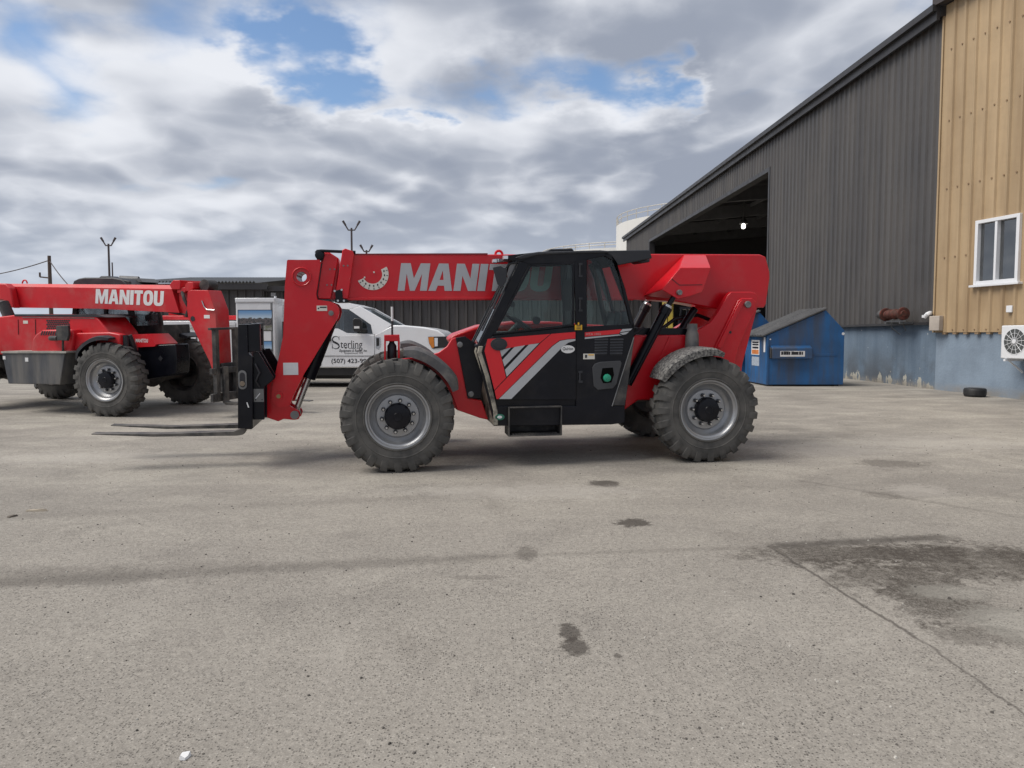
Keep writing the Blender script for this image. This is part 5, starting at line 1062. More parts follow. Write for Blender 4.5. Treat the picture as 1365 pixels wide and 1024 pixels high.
# front chassis block between the front wheels
xv = .62
mb = MB(); mb.prism(P2([(183, 461), (234, 459), (236, 479), (236, 488), (235, 498), (226, 501), (204, 504), (193, 506), (186, 490)], xv), xv, .95); mb.tube([p2(232, 492, .9), p2(246, 493, 1.3)], .09, 12); mb.build('front_frame', M['black'], T2, bevel=.015)
c = q2(214, 478, xv); mb = MB(); mb.disc(c, .05, xv - .006, xv - .001, 4); mb.build('socket', M['ink'], T2)
mb = MB(); mb.prism(P2([(176, 446), (195, 445.5), (208, 459), (206, 462), (184, 463)], xv - .04), xv - .04, xv + .5)
put = P2([(181, 456.5), (197, 450.5)], xv - .043); put_text(mb, 'MANITOU', (put[0][0], put[0][1]), xv - .043, width=put[1][0] - put[0][0], height=(put[1][1] - put[0][1])*.8, mi=1, bold=.02); mb.build('front_cowl', [M['red_dusty'], M['white_decal']], T2)
# engine bonnet with its bulge
ev = .34
mb = MB(); mb.prism(P2([(-30, 425), (2, 422), (19, 420), (60, 419), (128, 421.5), (146, 444), (152, 470), (40, 473), (-30, 473)], ev), ev, 1.0); bon = mb.build('engine_bonnet', M['red_dusty'], T2, bevel=.02)
mb = MB(); mb.prism(P2([(41.5, 470), (43, 452), (48, 445), (56, 440), (95, 439), (97, 446), (95, 471)], ev - .22), ev - .22, ev - .001); mb.build('bonnet_bulge', M['red_dusty'], bon, bevel=.03)
mb = MB(); mb.prism(P2([(96, 447), (102, 444), (146, 443), (160, 446), (160, 462), (140, 453), (110, 458), (96, 472)], ev - .15), ev - .15, ev - .002); mb.build('wing', M['red_dusty'], bon, bevel=.02)
mb = MB()
for r_ in range(5):
    for k in range(11 - (r_ % 2)): 
        c = q2(63 + k*2.9 + (r_ % 2)*1.4, 427.5 + r_*2.6, ev); mb.disc(c, .024, ev - .003, ev - .0005, 6, 0, .019)
for k in range(8):
    a_ = q2(54 + k*3.1, 447, ev - .222); mb.prism([(a_[0], a_[1]), (a_[0] + .03, a_[1]), (a_[0] + .066, a_[1] + .075), (a_[0] + .036, a_[1] + .075)], ev - .224, ev - .2205)
mb.build('vent', M['ink'], bon, smooth=False)['kind'] = 'stuff'
mb = MB()
for px in (47, 24): mb.tube([p2(px, 426, ev - .004), p2(px + .5, 446, ev - .004)], .006, 5)
mb.tube([p2(30, 423.5, ev - .004), p2(126, 424.5, ev - .004)], .006, 5); mb.build('panel_gap', M['ink'], bon)
mb = MB(); a0, b0 = q2(31, 431.5, ev - .003), q2(37, 427.5, ev - .003); mb.box((a0[0], ev - .003, a0[1]), (b0[0], ev - .0005, b0[1])); mb.build('sticker', M['label'], bon)
mb = MB(); mb.prism(P2([(19, 419), (128, 419.5), (142, 423), (19, 421.5)], ev - .01), ev - .01, 1.05); mb.build('bonnet_lip', M['plastic'], bon)
# mirror plate on its stalk
mb = MB(); mb.prism(P2([(74.5, 434.5), (90.5, 434), (91.5, 446), (89, 454.5), (76, 454), (74.5, 446)], .0), .0, .05); mb.tube([p2(84, 454, .03), p2(84, 468, .1)], .02, 8); mb.tube([p2(67, 451, .06), p2(77, 451, .03)], .045, 8); mb.build('mirror', M['black_dirty'], T2, bevel=.008)
# tank box
M['tankbox'] = mat('scuffed_grey_steel', (.062, .067, .078), .6, .1, .2, 3, (.24, .22, .19), .5, 2.6, .52, streak=True)
mb = MB(); tv = -.02; mb.prism(P2([(2.5, 471), (86, 471), (80, 513), (11, 511.5)], tv), tv, .62); mb.build('fuel_tank', M['tankbox'], T2, bevel=.012)
mb = MB(); mb.prism(P2([(1, 468.5), (88, 468.5), (88, 471), (1, 471)], tv - .02), tv - .02, .64); mb.build('tank_lid', mat('worn_step_plate', (.34, .33, .30), .6, .3, .2, 8), T2)
mb = MB(); 
for px, py, s_ in ((35.5, 479.5, .035), (5.5, 477, .03)): c = q2(px, py, tv - .003); mb = MB(); mb.box((c[0] - s_, tv - .004, c[1] - s_), (c[0] + s_, tv - .0005, c[1] + s_)); mb.build('reflector', M['white_decal'], T2)
mb = MB(); c = p2(48, 511, tv + .05); mb.tube([c, (c[0], c[1], c[2] - .06)], .03, 8); mb.build('drain_plug', M['steel'], T2)
# fenders
def fender2(u, v0, v1, a0, a1):
    o = fender(T2, u, a0, a1, .70, .05, v0, v1, M['plastic'], lip=.03)
fender2(0, -.02, .42, 152, 82); fender2(0, TW2 - .42, TW2 + .02, 125, 72)
mb = MB(); c0 = p2(167, 447, .30); mb.tube([c0, (c0[0] + .01, c0[1], c0[2] - .22)], .05, 10); mb.tube([p2(163, 452, .32), p2(173, 470, .4)], .03, 8); mb.tube([p2(172, 447, .38), p2(176, 458, .42), p2(180, 470, .5)], .05, 10); mb.build('hydraulic_hose', M['ink'], T2)
# cab on the far side, seen under the boom
c2v = 1.35
cp = P2([(95, 421), (100, 374), (106, 371), (160, 370.5), (172, 375), (215, 432), (218, 455), (213, 470), (95, 470)], c2v)
zlo = cp[-1][1]; 
mb = MB(); low_ = P2([(95, 440), (135, 436), (178, 434), (215.5, 433), (218, 455), (213, 475), (95, 475)], c2v); mb.prism(low_, c2v, 2.1)
for pl in ([(95, 425), (100, 374), (106, 374), (101, 440), (95, 440)], [(138, 374), (143, 374), (143, 437), (138, 437)], [(160, 372), (172, 375), (180, 434), (174, 434)]):
    q_ = P2(pl, c2v); mb.prism(q_, c2v, c2v + .06); mb.prism(q_, 2.04, 2.1)
mb.prism(P2([(209, 414), (213, 416), (216, 434), (211, 434)], c2v), c2v, c2v + .05)
cab2 = mb.build('cab', M['black_dirty'], T2, bevel=.012)
mb = MB(); rf = P2([(96, 381), (98, 374.5), (104, 371.5), (112, 370), (150, 370), (162, 372.5), (171, 381)], c2v - .03); mb.prism(rf, c2v - .03, 2.13); mb.prism(P2([(130, 371), (134, 368), (142, 368), (146, 371)], 1.6), 1.6, 1.9); mb.build('cab_roof', M['plastic'], cab2, bevel=.02)
mb = MB(); mb.prism(P2([(143, 378), (172, 378), (211, 415), (215, 433), (176, 434), (143, 436)], c2v), c2v + .02, c2v + .026); mb.prism(P2([(101, 378), (138, 378), (138, 437), (101, 437)], c2v), c2v + .02, c2v + .026); mb.build('cab_window', glass('grey_cab_glass', (.7, .75, .75), .2, opa=.95, ocol=(.22, .235, .25)), cab2)  # mottled, nearly opaque grey film over the glass
mb = MB(); mb.tube([p2(196, 424, c2v - .02), p2(203, 415, c2v - .04), p2(206, 412, c2v - .02)], .02, 6); mb.prism(P2([(193, 421), (199, 419), (200, 426), (194, 428)], c2v - .05), c2v - .05, c2v - .03); mb.build('mirror', M['ink'], cab2)
mb = MB(); mb.tube([p2(160, 371, 1.7), p2(185, 372, 1.8)], .05, 8); mb.prism(P2([(165, 372), (186, 371), (190, 376), (165, 377)], 1.7), 1.7, 2.1); mb.build('roof_light_bar', M['steel'], cab2)
# boom
bv, bw = .86, .50
bp = P2([(-80, 381), (10, 382), (229, 385.5), (239, 417), (130, 411.5), (-80, 409)], bv); bt = P2([(-80, 377.5), (8, 378), (226, 379.5)], bv + .06)
mb = MB()
A_ = [(a, bv, b) for a, b in bp]; 
mb.prism([bp[0], bp[1], bp[2], bp[3], bp[4], bp[5]], bv, bv + bw)
q_ = P2([(-80, 377.5), (8, 378), (226, 380)], bv + .07)
mb.loft([(bp[0][0], bv + .001, bp[0][1] + .001), (bp[2][0], bv + .001, bp[2][1] + .001), (bp[2][0], bv + bw - .001, bp[2][1] + .001), (bp[0][0], bv + bw - .001, bp[0][1] + .001)],
        [(q_[0][0], bv + .07, q_[0][1]), (q_[2][0], bv + .07, q_[2][1]), (q_[2][0], bv + bw - .07, q_[2][1]), (q_[0][0], bv + bw - .07, q_[0][1])])
boom2 = mb.build('boom', M['red_dusty'], T2, ang=15)
mb = MB(); lv = bv - .003; l0, l1 = q2(127, 404.5, lv), q2(219.5, 408, lv); lettering(mb, 'MANITOU', l0, l1, q2(140, 386, lv)[1] - q2(140, 405.3, lv)[1], lv, .12); mb.build('lettering', M['white_decal'], boom2, smooth=False, fix=False)
mb = MB(); mb.prism(P2([(-30, 377), (7, 378), (13, 384), (19, 411), (12, 409), (4, 400), (-30, 396)], bv - .14), bv - .14, bv - .002); mb.build('pivot_collar', M['red_dusty'], boom2, bevel=.02)
mb = MB(); mb.tube([p2(-3, 402, .55), p2(4, 404, .55), p2(36, 475, .62)], [.03, .10, .10], 16); mb.build('lift_ram', M['black_dirty'], T2)
mb = MB(); mb.tube([p2(33 + 3.2*math.cos(R(k)), 378 - 4.5*math.sin(R(k)), bv + .2) for k in range(0, 181, 20)], .014, 6); mb.build('lifting_eye', M['red_dusty'], boom2)
# front end: collar, inner section, bent head
mb = MB(); mb.prism(P2([(226, 379), (231, 373.5), (240, 373.5), (240, 386), (229, 386)], bv - .03), bv - .03, bv + bw + .03); mb.prism(P2([(238, 391), (247, 389), (252, 389), (252, 424), (245, 423), (240, 416)], bv + .06), bv + .06, bv + bw - .06); mb.prism(P2([(246, 381), (250, 376), (257, 376), (258, 384), (252, 389), (246, 388)], bv - .02), bv - .02, bv + bw + .02); mb.prism(P2([(236, 384), (247, 383), (247, 390), (236, 391)], bv - .01), bv - .01, bv + .05); mb.build('inner_boom', M['red_dusty'], T2, bevel=.01)
mb = MB(); mb.lathe([(bv + .1, .001), (bv + .1, .10), (bv + .35, .10), (bv + .35, .001)], (q2(267, 380, bv)[0], 0, q2(267, 380, bv)[1]), 20); mb.tube([p2(243, 389, bv), p2(246, 400, bv - .03), p2(252, 411, bv), p2(248, 422, bv)], .03, 8); mb.tube([p2(215, 413, bv + .1), p2(235, 418, bv + .05), p2(256, 420, bv + .1)], .022, 8); mb.build('guide_roller', M['black_dirty'], T2)
hv2 = .80
hd = P2([(250, 389), (255, 386.5), (277, 387), (282, 400), (287, 414), (291, 482), (290, 500), (285, 500), (279, 482), (251, 425), (249, 412)], hv2)
mb = MB(); mb.prism(hd, hv2, hv2 + .36); head2 = mb.build('boom_head', M['red_dusty'], T2, bevel=.008)
mb = MB(); a0, b0 = q2(272, 424.5, hv2 - .002), q2(279.5, 420, hv2 - .002); mb.box((a0[0], hv2 - .003, a0[1]), (b0[0], hv2 - .0005, b0[1])); a0, b0 = q2(286, 489, hv2 - .002), q2(291.5, 482.5, hv2 - .002); mb.box((a0[0], hv2 - .003, a0[1]), (b0[0], hv2 - .0005, b0[1])); mb.build('sticker', M['white_decal'], head2)
mb = MB(); mb.tube([p2(269, 401, hv2 - .01), p2(272, 409, hv2 - .015), p2(276, 413, hv2 - .02), p2(286, 413.5, hv2 - .02)], .012, 6); mb.build('steel_pipe', M['chrome'], head2)
for px, py, rr in ((257, 425, .045), (282, 413, .01)): 
    c = q2(px, py, hv2); mb = MB(); mb.disc(c, rr, hv2 - .006, hv2 - .001, 16); mb.build('pin_hole', M['ink'], head2)
mb = MB(); ve = hv2 + .02
ck = P2([(289, 486), (295, 484), (300, 500), (299, 528), (292, 520), (288, 505)], hv2 + .05); mb.prism(ck, hv2 + .05, hv2 + .5); mb.build('coupler', M['black_dirty'], T2, bevel=.01)
# fork carriage of the left machine
cu0 = q2(296, 500, hv2)[0]; ztop, zbot = q2(296, 437, .55)[1], q2(296, 538, .55)[1]
mb = MB(); 
for v in (.50, 1.02, 1.55):
    mb.box((cu0 + .05, v, zbot + .03), (cu0 + .13, v + .09, ztop))
for z, t in ((zbot + .10, .07), (zbot + .55, .05), (ztop - .02, .02)): mb.box((cu0 + .06, .4, z - t), (cu0 + .12, 1.75, z + t))
carr2 = mb.build('fork_carriage', M['black_dirty'], T2, bevel=.006)
for v in (.62, 1.42):
    mb = MB(); z = zbot - .03; u = cu0 + .13
    mb.prism([(u + .002, z + .65), (u + .05, z + .65), (u + .05, z + .06), (u + .09, z + .045), (u + 1.2, z + .02), (u + 1.2, z + .005), (u + .06, z), (u + .002, z + .04)], v, v + .12); mb.build('fork', M['forksteel'], T2, bevel=.004)

# ------------------------------------------------------------------ white service truck
gT = G(500, 517); F3 = Frame(gT, (1, -.05, 0), (.05, 1, 0)); P3 = F3.poly; q3 = F3.uw; p3 = F3.pt
T3 = thing('service_truck', 'white crew service pickup truck with lettered door and tall tool body behind the red boom', 'truck', F3)
TWD = 1.95
M['trim'] = mat('black_truck_trim', (.015, .015, .016), .5)
side = P3([(384, 490.5), (384, 447), (386, 405), (396, 402.5), (440, 402), (462, 403.5), (478, 408), (521, 432.5), (540, 433.4), (566, 436), (583, 440), (592, 446), (597, 456), (598, 485), (594, 490), (574, 490), (571, 478), (562, 467), (549, 463), (535, 466), (526, 476), (522, 490.5)], 0)
# lower body full width, cabin tapered inwards above the belt line
belt = q3(450, 446, 0)[1]
lower = P3([(384, 490.5), (384, 446.5), (499, 446), (523, 433.5), (540, 433.8), (566, 436.4), (583, 440.2), (592, 446), (597, 456), (598, 485), (594, 490), (574, 490), (571, 478), (562, 467), (549, 463), (535, 466), (526, 476), (522, 490.5)], 0)
def inset(z): return max(0.0, (z - belt))*.22
mb = MB(); mb.loft([(a, 0 + inset(b)*.9, b) for a, b in lower], [(a, TWD - inset(b)*.9, b) for a, b in lower])
roofp = P3([(384, 446.6), (386, 405), (396, 402.5), (440, 402), (462, 403.5), (478, 408), (522, 433), (500, 446.2)], 0)
body3 = mb.build('body', M['white'], T3, bevel=.03)
mb = MB()
def side_frame(pts):
    a_ = P3(pts, 0); mb.loft([(x, inset(z) + .0, z) for x, z in a_], [(x, inset(z) + .05, z) for x, z in a_]); mb.loft([(x, TWD - inset(z), z) for x, z in a_], [(x, TWD - inset(z) - .05, z) for x, z in a_])
for pl in ([(384, 447), (386, 405), (396, 402.5), (401, 412), (399, 447)], [(396, 402.5), (440, 402), (462, 403.5), (478, 408), (463, 412.5), (452, 411.5), (401, 412)], [(463, 412.5), (478, 408), (522, 433), (505, 446.3), (497, 446.3), (493.5, 433)], [(426, 411.7), (431, 411.6), (430, 447), (425, 447)]): side_frame(pl)
rz = P3([(386, 405), (396, 402.5), (440, 402), (462, 403.5), (478, 408)], 0)
mb.loft([(x, inset(z), z) for x, z in rz] + [(rz[-1][0], inset(rz[-1][1]), rz[-1][1] - .03), (rz[0][0], inset(rz[0][1]), rz[0][1] - .03)], [(x, TWD - inset(z), z) for x, z in rz] + [(rz[-1][0], TWD - inset(rz[-1][1]), rz[-1][1] - .03), (rz[0][0], TWD - inset(rz[0][1]), rz[0][1] - .03)])
bk = P3([(384, 447), (386, 405), (389, 405), (387, 447)], 0); mb.loft([(x, inset(z), z) for x, z in bk], [(x, TWD - inset(z), z) for x, z in bk])
cab3 = mb.build('cabin', M['white'], T3, bevel=.01)
ws = P3([(477, 409.5), (521, 433.5)], 0)
mb = MB(); mb.add([(ws[0][0], inset(ws[0][1]) + .05, ws[0][1]), (ws[1][0], inset(ws[1][1]) + .05, ws[1][1]), (ws[1][0], TWD - inset(ws[1][1]) - .05, ws[1][1]), (ws[0][0], TWD - inset(ws[0][1]) - .05, ws[0][1])], [(0, 1, 2, 3)]); mb.build('windscreen', glass('truck_windscreen', (.25, .33, .36), .5, opa=.7, ocol=(.26, .32, .35)), cab3)  # blue-grey diffuse film paints a reflection into the windscreen
M['tsg'] = glass('truck_side_glass', (.28, .34, .36), .25, opa=.05)
sg = P3([(431.5, 412), (452, 411.8), (463, 413), (494, 434), (497, 445.5), (478, 444.7), (462, 444), (455, 440.5), (450, 438), (431, 438)], 0)
mb = MB(); mb.add([(x, inset(z) + .03, z) for x, z in sg], [list(range(len(sg)))]); mb.build('side_window', M['tsg'], cab3); mb = MB(); sg2 = P3([(401, 412), (426, 412), (425, 438), (400, 438)], 0); mb.add([(x, inset(z) + .03, z) for x, z in sg2], [list(range(4))]); mb.build('rear_window', M['tsg'], cab3); mb = MB(); mb.add([(x, TWD - inset(z) - .03, z) for x, z in sg], [list(range(len(sg)))]); mb.build('far_window', M['tsg'], cab3)
mb = MB(); lo3 = P3([(431, 438), (450, 438), (455, 440.5), (462, 444), (478, 444.7), (497, 445.5), (499, 447.5), (431, 447.5)], 0); mb.loft([(x, inset(z) - .002, z) for x, z in lo3], [(x, inset(z) + .05, z) for x, z in lo3]); mb.build('door_top', M['white'], cab3)
mb = MB(); mb.loft(*[[(x, v, z) for x, z in P3([(470.5, 426), (473, 424), (480, 425), (482, 428), (481.5, 441), (479, 443), (472, 442), (470.5, 438)], -.18)] for v in (-.20, -.06)]); mb.tube([p3(480, 440, -.1), p3(488, 441, .03)], .05, 10); mirror3 = mb.build('mirror', M['trim'], T3, bevel=.02)
mb = MB(); a0, b0 = q3(472, 438, -.203), q3(479, 435, -.203); mb.box((a0[0], -.204, a0[1]), (b0[0], -.2005, b0[1])); mb.build('mirror_marker', M['white_decal'], mirror3)
mb = MB(); mb.tube([p3(499, 446, -.003), p3(499.5, 466, -.003), p3(498, 488, -.003)], .006, 5); mb.tube([p3(428, 447, -.003), p3(428, 488, -.003)], .006, 5); mb.tube([p3(430, 474.5, -.002), p3(497, 474.5, -.002)], .010, 6); mb.build('door_seam', mat('grey_seam', (.16, .165, .17), .5), T3)
mb = MB(); a0, b0 = q3(434, 455, -.01), q3(441.5, 450.5, -.01); mb.box((a0[0], -.035, a0[1]), (b0[0], -.002, b0[1])); mb.build('door_handle', M['trim'], T3, bevel=.012)
mb = MB(); mb.prism(P3([(500.5, 449), (507, 449.5), (507.5, 459), (505, 466), (501, 464)], -.012), -.012, -.001); mb.prism(P3([(501.5, 450.5), (505.5, 451), (505.5, 461), (501.8, 462)], -.015), -.015, -.0125, 1); mb.build('fender_vent', [M['chrome'], M['trim']], T3)
mb = MB(); mb.prism(P3([(384, 490), (524, 490.5), (524, 501), (384, 500.5)], .04), .04, TWD - .04); mb.prism(P3([(380, 498), (520, 498), (520, 505), (380, 505)], .4), .4, TWD - .4); mb.build('running_board', M['trim'], T3, bevel=.01)
# door lettering
iv = -.004; mb = MB()
def dt(body, x0, y0, x1, y1, bold=.0, shear=0., serif=False):
    a_, b_ = q3(x0, y1, iv), q3(x1, y0, iv); put_text(mb, body, (a_[0], a_[1]), iv, width=b_[0] - a_[0], height=b_[1] - a_[1], shear=shear, bold=bold)
    return a_, b_
def serifs(feet, y, h=.6, wid=1.7):
    for x in feet:
        a_, b_ = q3(x - wid, y, iv), q3(x + wid, y - h, iv); mb.add([(a_[0], iv - .0005, a_[1]), (b_[0], iv - .0005, a_[1]), (b_[0], iv - .0005, b_[1]), (a_[0], iv - .0005, b_[1])], [(0, 1, 2, 3)])
def s_glyph(x0, y0, x1, y1):                       # high-contrast serif S
    pts = [(.90, .74), (.84, .90), (.66, .99), (.46, 1.0), (.24, .95), (.10, .82), (.10, .68), (.22, .57), (.45, .49), (.70, .41), (.86, .30), (.90, .18), (.80, .07), (.60, .01), (.40, .0), (.20, .05), (.08, .16), (.05, .30)]
    wd = [.03, .035, .05, .06, .10, .13, .14, .15, .17, .17, .15, .13, .10, .06, .05, .045, .035, .03]
    a_, b_ = q3(x0, y1, iv), q3(x1, y0, iv); W3, H3 = b_[0] - a_[0], b_[1] - a_[1]; L_, R3 = [], []
    for i, (x, y) in enumerate(pts):
        d = Vector((pts[min(i + 1, 17)][0] - pts[max(i - 1, 0)][0], pts[min(i + 1, 17)][1] - pts[max(i - 1, 0)][1], 0)).normalized(); nx, ny = -d.y*wd[i]/2, d.x*wd[i]/2
        L_.append((a_[0] + (x + nx)*W3, iv, a_[1] + (y + ny)*H3)); R3.append((a_[0] + (x - nx)*W3, iv, a_[1] + (y - ny)*H3))
    mb.add(L_ + R3, [(i, i + 1, i + 19, i + 18) for i in range(17)])
    for (x, y, t, b) in ((.88, .86, .93, .66), (.03, .16, .34, .10)):
        mb.add([(a_[0] + (x)*W3, iv - .0004, a_[1] + (1.02 if y > .5 else .36)*H3), (a_[0] + (x + .05)*W3, iv - .0004, a_[1] + (1.02 if y > .5 else .36)*H3), (a_[0] + (x + .05)*W3, iv - .0004, a_[1] + (.70 if y > .5 else -.02)*H3), (a_[0] + x*W3, iv - .0004, a_[1] + (.70 if y > .5 else -.02)*H3)], [(0, 1, 2, 3)])
s_glyph(442.3, 448.5, 453, 465)
dt('terling', 453.8, 454, 483, 467.2)
serifs((461, 470.6), 464.7, .7, 1.3); serifs((466, 468.6, 473, 476.5), 464.7, .6, 1.2)
dt('Equipment & Repair, Inc.', 452.3, 465.8, 489.5, 470.2, bold=.012, shear=.25)
dt('Greenmount, MN', 459, 469.6, 483.5, 472.3)
dl_ = mb.build('door_lettering', M['ink'], T3, smooth=False, fix=False)
mb = MB(); dt('(507) 423-9905', 441.8, 478.3, 497, 485.8, bold=.012); mb.build('phone_number', M['ink'], T3, smooth=False, fix=False)
# front end
mb = MB(); mb.prism(P3([(570.5, 449), (598, 448.5), (598, 463), (576, 465), (572, 458)], -.006), -.006, TWD + .006); mb.build('headlight_housing', M['trim'], T3, bevel=.006)
mb = MB(); mb.prism(P3([(570.8, 450), (578, 449), (579, 463), (576, 464.3), (572.5, 458)], -.010), -.010, -.0065); mb.build('turn_lamp', M['amber'], T3)
mb = MB(); mb.prism(P3([(579, 450.5), (583.5, 450.5), (583.5, 461.5), (579.5, 462)], -.012), -.012, -.0065); mb.build('headlight', M['lens'], T3)
gx = q3(598.5, 460, 0)[0]; zt, zb_ = q3(598, 446, 0)[1], q3(598, 484, 0)[1]
mb = MB(); mb.box((gx + .002, .25, zb_ + .12), (gx + .05, TWD - .25, zt)); mb.build('grille', M['trim'], T3, bevel=.02)
mb = MB(); mb.box((gx + .002, .02, zb_ - .08), (gx + .14, TWD - .02, zb_ + .115)); mb.build('bumper', M['steel'], T3, bevel=.03)
def twheel(u, v):
    mb = MB(); r_ = .39; mb.lathe([(.03, .20), (0, .23), (0, .34), (.03, r_ - .01), (.08, r_), (.17, r_), (.22, r_ - .01), (.25, .34), (.25, .2)], (u, v, r_), 40); w3 = mb.build('wheel', mat('truck_tyre', (.02, .02, .02), .8), T3); mb = MB(); mb.lathe([(.03, .205), (.05, .19), (.07, .12), (.06, .001)], (u, v, r_), 32); mb.build('rim', M['steel'], w3)
uf = q3(549, 490, 0)[0]; ur_ = q3(300, 490, 0)[0]
for u in (uf, ur_):
    for v in (.02, TWD - .27): twheel(u, v)
# service body: tall cabinet with picture panels, louvred side, low rear boxes
sv3 = -.06
tall = P3([(314, 398.5), (365.5, 398.5), (365.5, 491.5), (314, 493)], sv3); tx0, tx1 = tall[0][0], tall[1][0]; tz1, tz0 = tall[0][1], tall[2][1]
mb = MB(); mb.box((tx0, sv3, tz0), (tx1, TWD + .1, tz1)); tb = mb.build('tool_cabinet', M['white'], T3, bevel=.015)
mb = MB(); mb.box((tx0 - .01, sv3 - .015, tz1 - .10), (tx1 + .01, TWD + .1, tz1 + .02)); mb.build('cabinet_roof', M['white'], tb, bevel=.012)
mb = MB(); a0, b0 = q3(314, 403.2, sv3), q3(365, 402.4, sv3); mb.box((a0[0], sv3 - .0165, a0[1]), (b0[0], sv3 - .0155, b0[1])); a0, b0 = q3(362.2, 491, sv3), q3(363.2, 404, sv3); mb.box((a0[0], sv3 - .004, a0[1]), (b0[0], sv3 - .001, b0[1])); mb.build('cabinet_seam', mat('grey_seam_line', (.16, .165, .17), .5), tb)
pm = bpy.data.materials.new('picture_print'); pm.use_nodes = True; t = NT(pm.node_tree); o_ = t.n('ShaderNodeOutputMaterial'); b_ = t.n('ShaderNodeBsdfPrincipled'); t.l(b_.outputs[0], o_.inputs[0])
vv = t.n('ShaderNodeTexCoord').outputs['Generated']; s_ = t.n('ShaderNodeSeparateXYZ'); t.l(vv, s_.inputs[0])
nn_ = t.noise(vv, 5, 6, .7); n3 = t.noise(vv, 14, 4, .7)
skyc = t.mix(t.mr(s_.outputs[2], .55, 1.0), (.50, .62, .72), (.14, .30, .55))
hill = t.mr(t.m('ADD', s_.outputs[2], t.m('MULTIPLY', nn_, .35)), .80, .78); c_ = t.mix(hill, skyc, t.mix(t.mr(n3, .4, .6), (.05, .055, .06), (.16, .14, .14)))
c_ = t.mix(t.mr(t.m('ADD', s_.outputs[2], t.m('MULTIPLY', n3, .2)), .36, .33), c_, t.mix(t.mr(nn_, .4, .6), (.30, .30, .30), (.14, .15, .09))); t.l(c_, b_.inputs['Base Color']); b_.inputs['Roughness'].default_value = .35
for (x0, y0, x1, y1) in ((317.5, 413, 363, 441.5), (317.5, 454.5, 363, 483.5)):
    mb = MB(); a0, b0 = q3(x0, y1, sv3), q3(x1, y0, sv3); mb.box((a0[0], sv3 - .004, a0[1]), (b0[0], sv3 - .001, b0[1])); fr_ = mb.build('picture_frame', M['ink'], tb)
    mb = MB(); mb.box((a0[0] + .015, sv3 - .007, a0[1] + .015), (b0[0] - .015, sv3 - .0045, b0[1] - .015)); mb.build('picture', pm, fr_)
mb = MB(); a0, b0 = q3(372, 428, .15), q3(383, 400, .15)
for k in range(8): z = a0[1] + k*(b0[1] - a0[1])/8; mb.box((tx1 + .12, .12, z), (tx1 + .40, .15, z + .04))
mb.box((tx1 + .12, .16, tz0 + .3), (tx1 + .40, .2, b0[1] + .02)); mb.box((tx1 + .12, .12, tz0), (tx1 + .45, .2, a0[1] - .02), 1); mb.build('louvred_panel', [M['white'], M['trim']], T3)
mb = MB(); c0 = q3(367, 396, .05); mb.tube([(c0[0], .05, c0[1] - .1), (c0[0], .05, c0[1] + .02)], .03, 8); mb.box((c0[0] - .10, .03, c0[1] + .02), (c0[0] + .0, .10, c0[1] + .1), 1); mb.build('roof_lamp', [M['white'], M['steel']], T3)
lowb = P3([(212, 428), (313.5, 428), (313.5, 490), (212, 490)], sv3)
mb = MB(); mb.box((lowb[0][0], sv3, lowb[2][1]), (lowb[1][0], TWD + .1, lowb[0][1])); lb3 = mb.build('side_box', M['white'], T3, bevel=.012)
mb = MB(); a0, b0 = q3(212, 434, sv3), q3(313, 429.5, sv3); mb.box((a0[0], sv3 - .012, a0[1]), (b0[0], sv3 - .001, b0[1]))
for px in (224, 230, 262, 290): a0, b0 = q3(px, 489, sv3), q3(px + .8, 434.5, sv3); mb.box((a0[0], sv3 - .004, a0[1]), (b0[0], sv3 - .001, b0[1]), 1)
mb.build('box_trim', [M['white'], M['steel']], lb3)
mb = MB(); c = q3(239.5, 437.8, sv3); r_ = F3.size(4.6, sv3, 240, 438); mb.disc(c, r_, sv3 - .004, sv3 - .001, 28); mb.disc(c, r_*.82, sv3 - .006, sv3 - .0042, 28, 1); put_text(mb, 'PB', (c[0] - r_*.55, c[1] - r_*.35), sv3 - .008, width=r_*1.1, height=r_*.7, mi=0, bold=.02); a0, b0 = q3(246, 440, sv3), q3(260, 436.5, sv3); put_text(mb, 'POWER', (a0[0], a0[1]), sv3 - .003, width=b0[0] - a0[0], height=b0[1] - a0[1], mi=2); mb.build('round_emblem', [M['ink'], M['label'], mat('olive_print', (.25, .28, .12), .5)], lb3)
mb = MB(); a0, b0 = q3(219.5, 443, sv3), q3(223.5, 434.5, sv3); mb.box((a0[0], sv3 - .003, a0[1]), (b0[0], sv3 - .001, b0[1])); mb.box((a0[0] + .01, sv3 - .0045, a0[1] + .04), (b0[0] - .01, sv3 - .0032, b0[1] - .05), 1); mb.build('notice', [M['label'], mat('red_print', (.5, .05, .05), .5)], lb3)
mb = MB(); ca, cb_ = q3(205, 427, .4), q3(313, 420.5, .4); mb.box((ca[0], .5, ca[1] + .01), (cb_[0], .9, cb_[1])); mb.box((ca[0] + .3, .55, cb_[1] + .001), (ca[0] + .8, .85, cb_[1] + .1)); mb.build('crane_boom', M['red_dusty'], T3, bevel=.02)

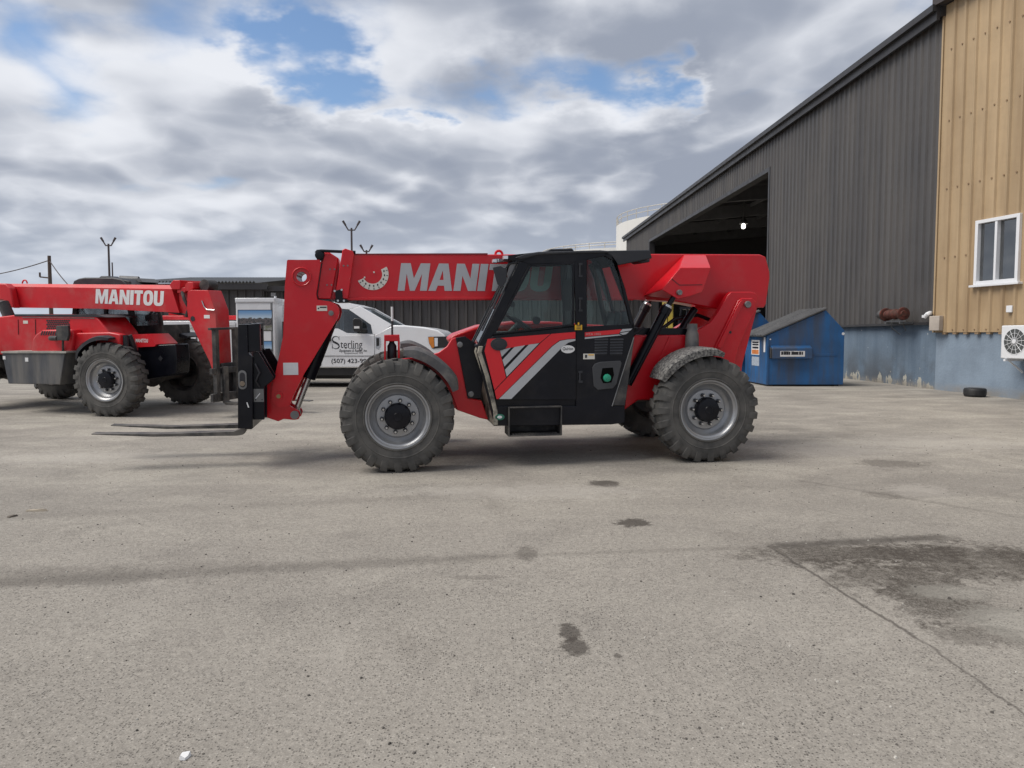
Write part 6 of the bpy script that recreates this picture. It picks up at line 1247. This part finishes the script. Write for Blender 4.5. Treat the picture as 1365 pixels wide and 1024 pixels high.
# ------------------------------------------------------------------ yellow forklift parked inside the bay, seen under the boom
gK = Vector((ray(936, 449).x*23.5, 23.5, gz(23.5)))
FK = Frame(gK, (math.cos(R(-25)), math.sin(R(-25)), 0), (-math.sin(R(-25)), math.cos(R(-25)), 0))
T4 = thing('forklift', 'yellow and black forklift glimpsed under the rear of the main boom', 'forklift', FK)
M['fy'] = mat('forklift_yellow', (.40, .30, .03), .5, 0, .15, 3, DUST, .3, 3, .55)
mb = MB(); mb.prism([(-.9, .3), (.8, .3), (.95, .5), (.95, .9), (.6, 1.15), (.1, 1.0), (-.6, .75), (-.9, .6)], -.5, .5); mb.build('body', M['fy'], T4, bevel=.05)
mb = MB()
for u in (-.75, .55):
    for v in (-.48, .43): mb.tube([(u, v, .7), (u + (.2 if u < 0 else 0), v, 2.05)], .035, 8)
mb.box((-.6, -.5, 2.05), (.62, .5, 2.12)); mb.build('overhead_guard', M['black'], T4)
mb = MB()
for v in (-.42, .34): mb.box((-1.15, v, .08), (-1.0, v + .08, 2.3))
for z in (.3, 1.2, 2.2): mb.box((-1.14, -.335, z), (-1.02, .335, z + .1))
mb.build('mast', M['fy'], T4)
for u, r_ in ((-.6, .32), (.6, .26)):
    for v in (-.55, .37):
        mb = MB(); mb.lathe([(0, .001), (0, r_*.55), (.0, r_*.95), (.03, r_), (.15, r_), (.18, r_*.95), (.18, .001)], (u, v, r_), 28); mb.build('wheel', M['trim'], T4)
mb = MB(); mb.prism([(-.05, 1.02), (.35, 1.02), (.42, 1.55), (.3, 1.57), (.24, 1.14), (-.05, 1.12)], -.22, .22); mb.build('seat', M['trim'], T4, bevel=.02)
mb = MB(); mb.lathe([(-.53, .001), (-.53, .10), (-.51, .10)], (.3, 0, 1.3), 20); mb.build('round_sign', mat('lime_sign', (.45, .5, .08), .5), T4)

# ------------------------------------------------------------------ litter
def litter(name, label, cat, px, py, w_, d_, h_, m_, rot=0.0):
    g = G(px, py); f = Frame((g.x, g.y, g.z), (math.cos(rot), math.sin(rot), 0), (-math.sin(rot), math.cos(rot), 0)); mb = MB(); rnd = random.Random(int(px))
    n = 7; ring = [(w_/2*(.7 + .5*rnd.random())*math.cos(6.283*i/n), d_/2*(.7 + .5*rnd.random())*math.sin(6.283*i/n)) for i in range(n)]
    mb.loft([(a, b, .001) for a, b in ring], [(a*.85, b*.85, h_*(.6 + .8*rnd.random())) for a, b in ring]); o = mb.build(name, m_); o.matrix_world = f.matrix(); tag(o, label, cat)
litter('paper_scrap', 'crumpled white paper scrap lying at the bottom edge of the asphalt', 'litter', 246, 1010, .045, .05, .015, M['white_decal'], .6)
litter('stick', 'thin pale stick lying on the asphalt at the far left', 'litter', 47, 681.5, .26, .025, .015, mat('pale_wood', (.42, .36, .28), .8), .05)
litter('wood_chip', 'small dark chip lying on the asphalt beside the pale stick', 'litter', 16, 689, .05, .11, .012, mat('dark_wood_chip', (.13, .11, .09), .8), -.5)
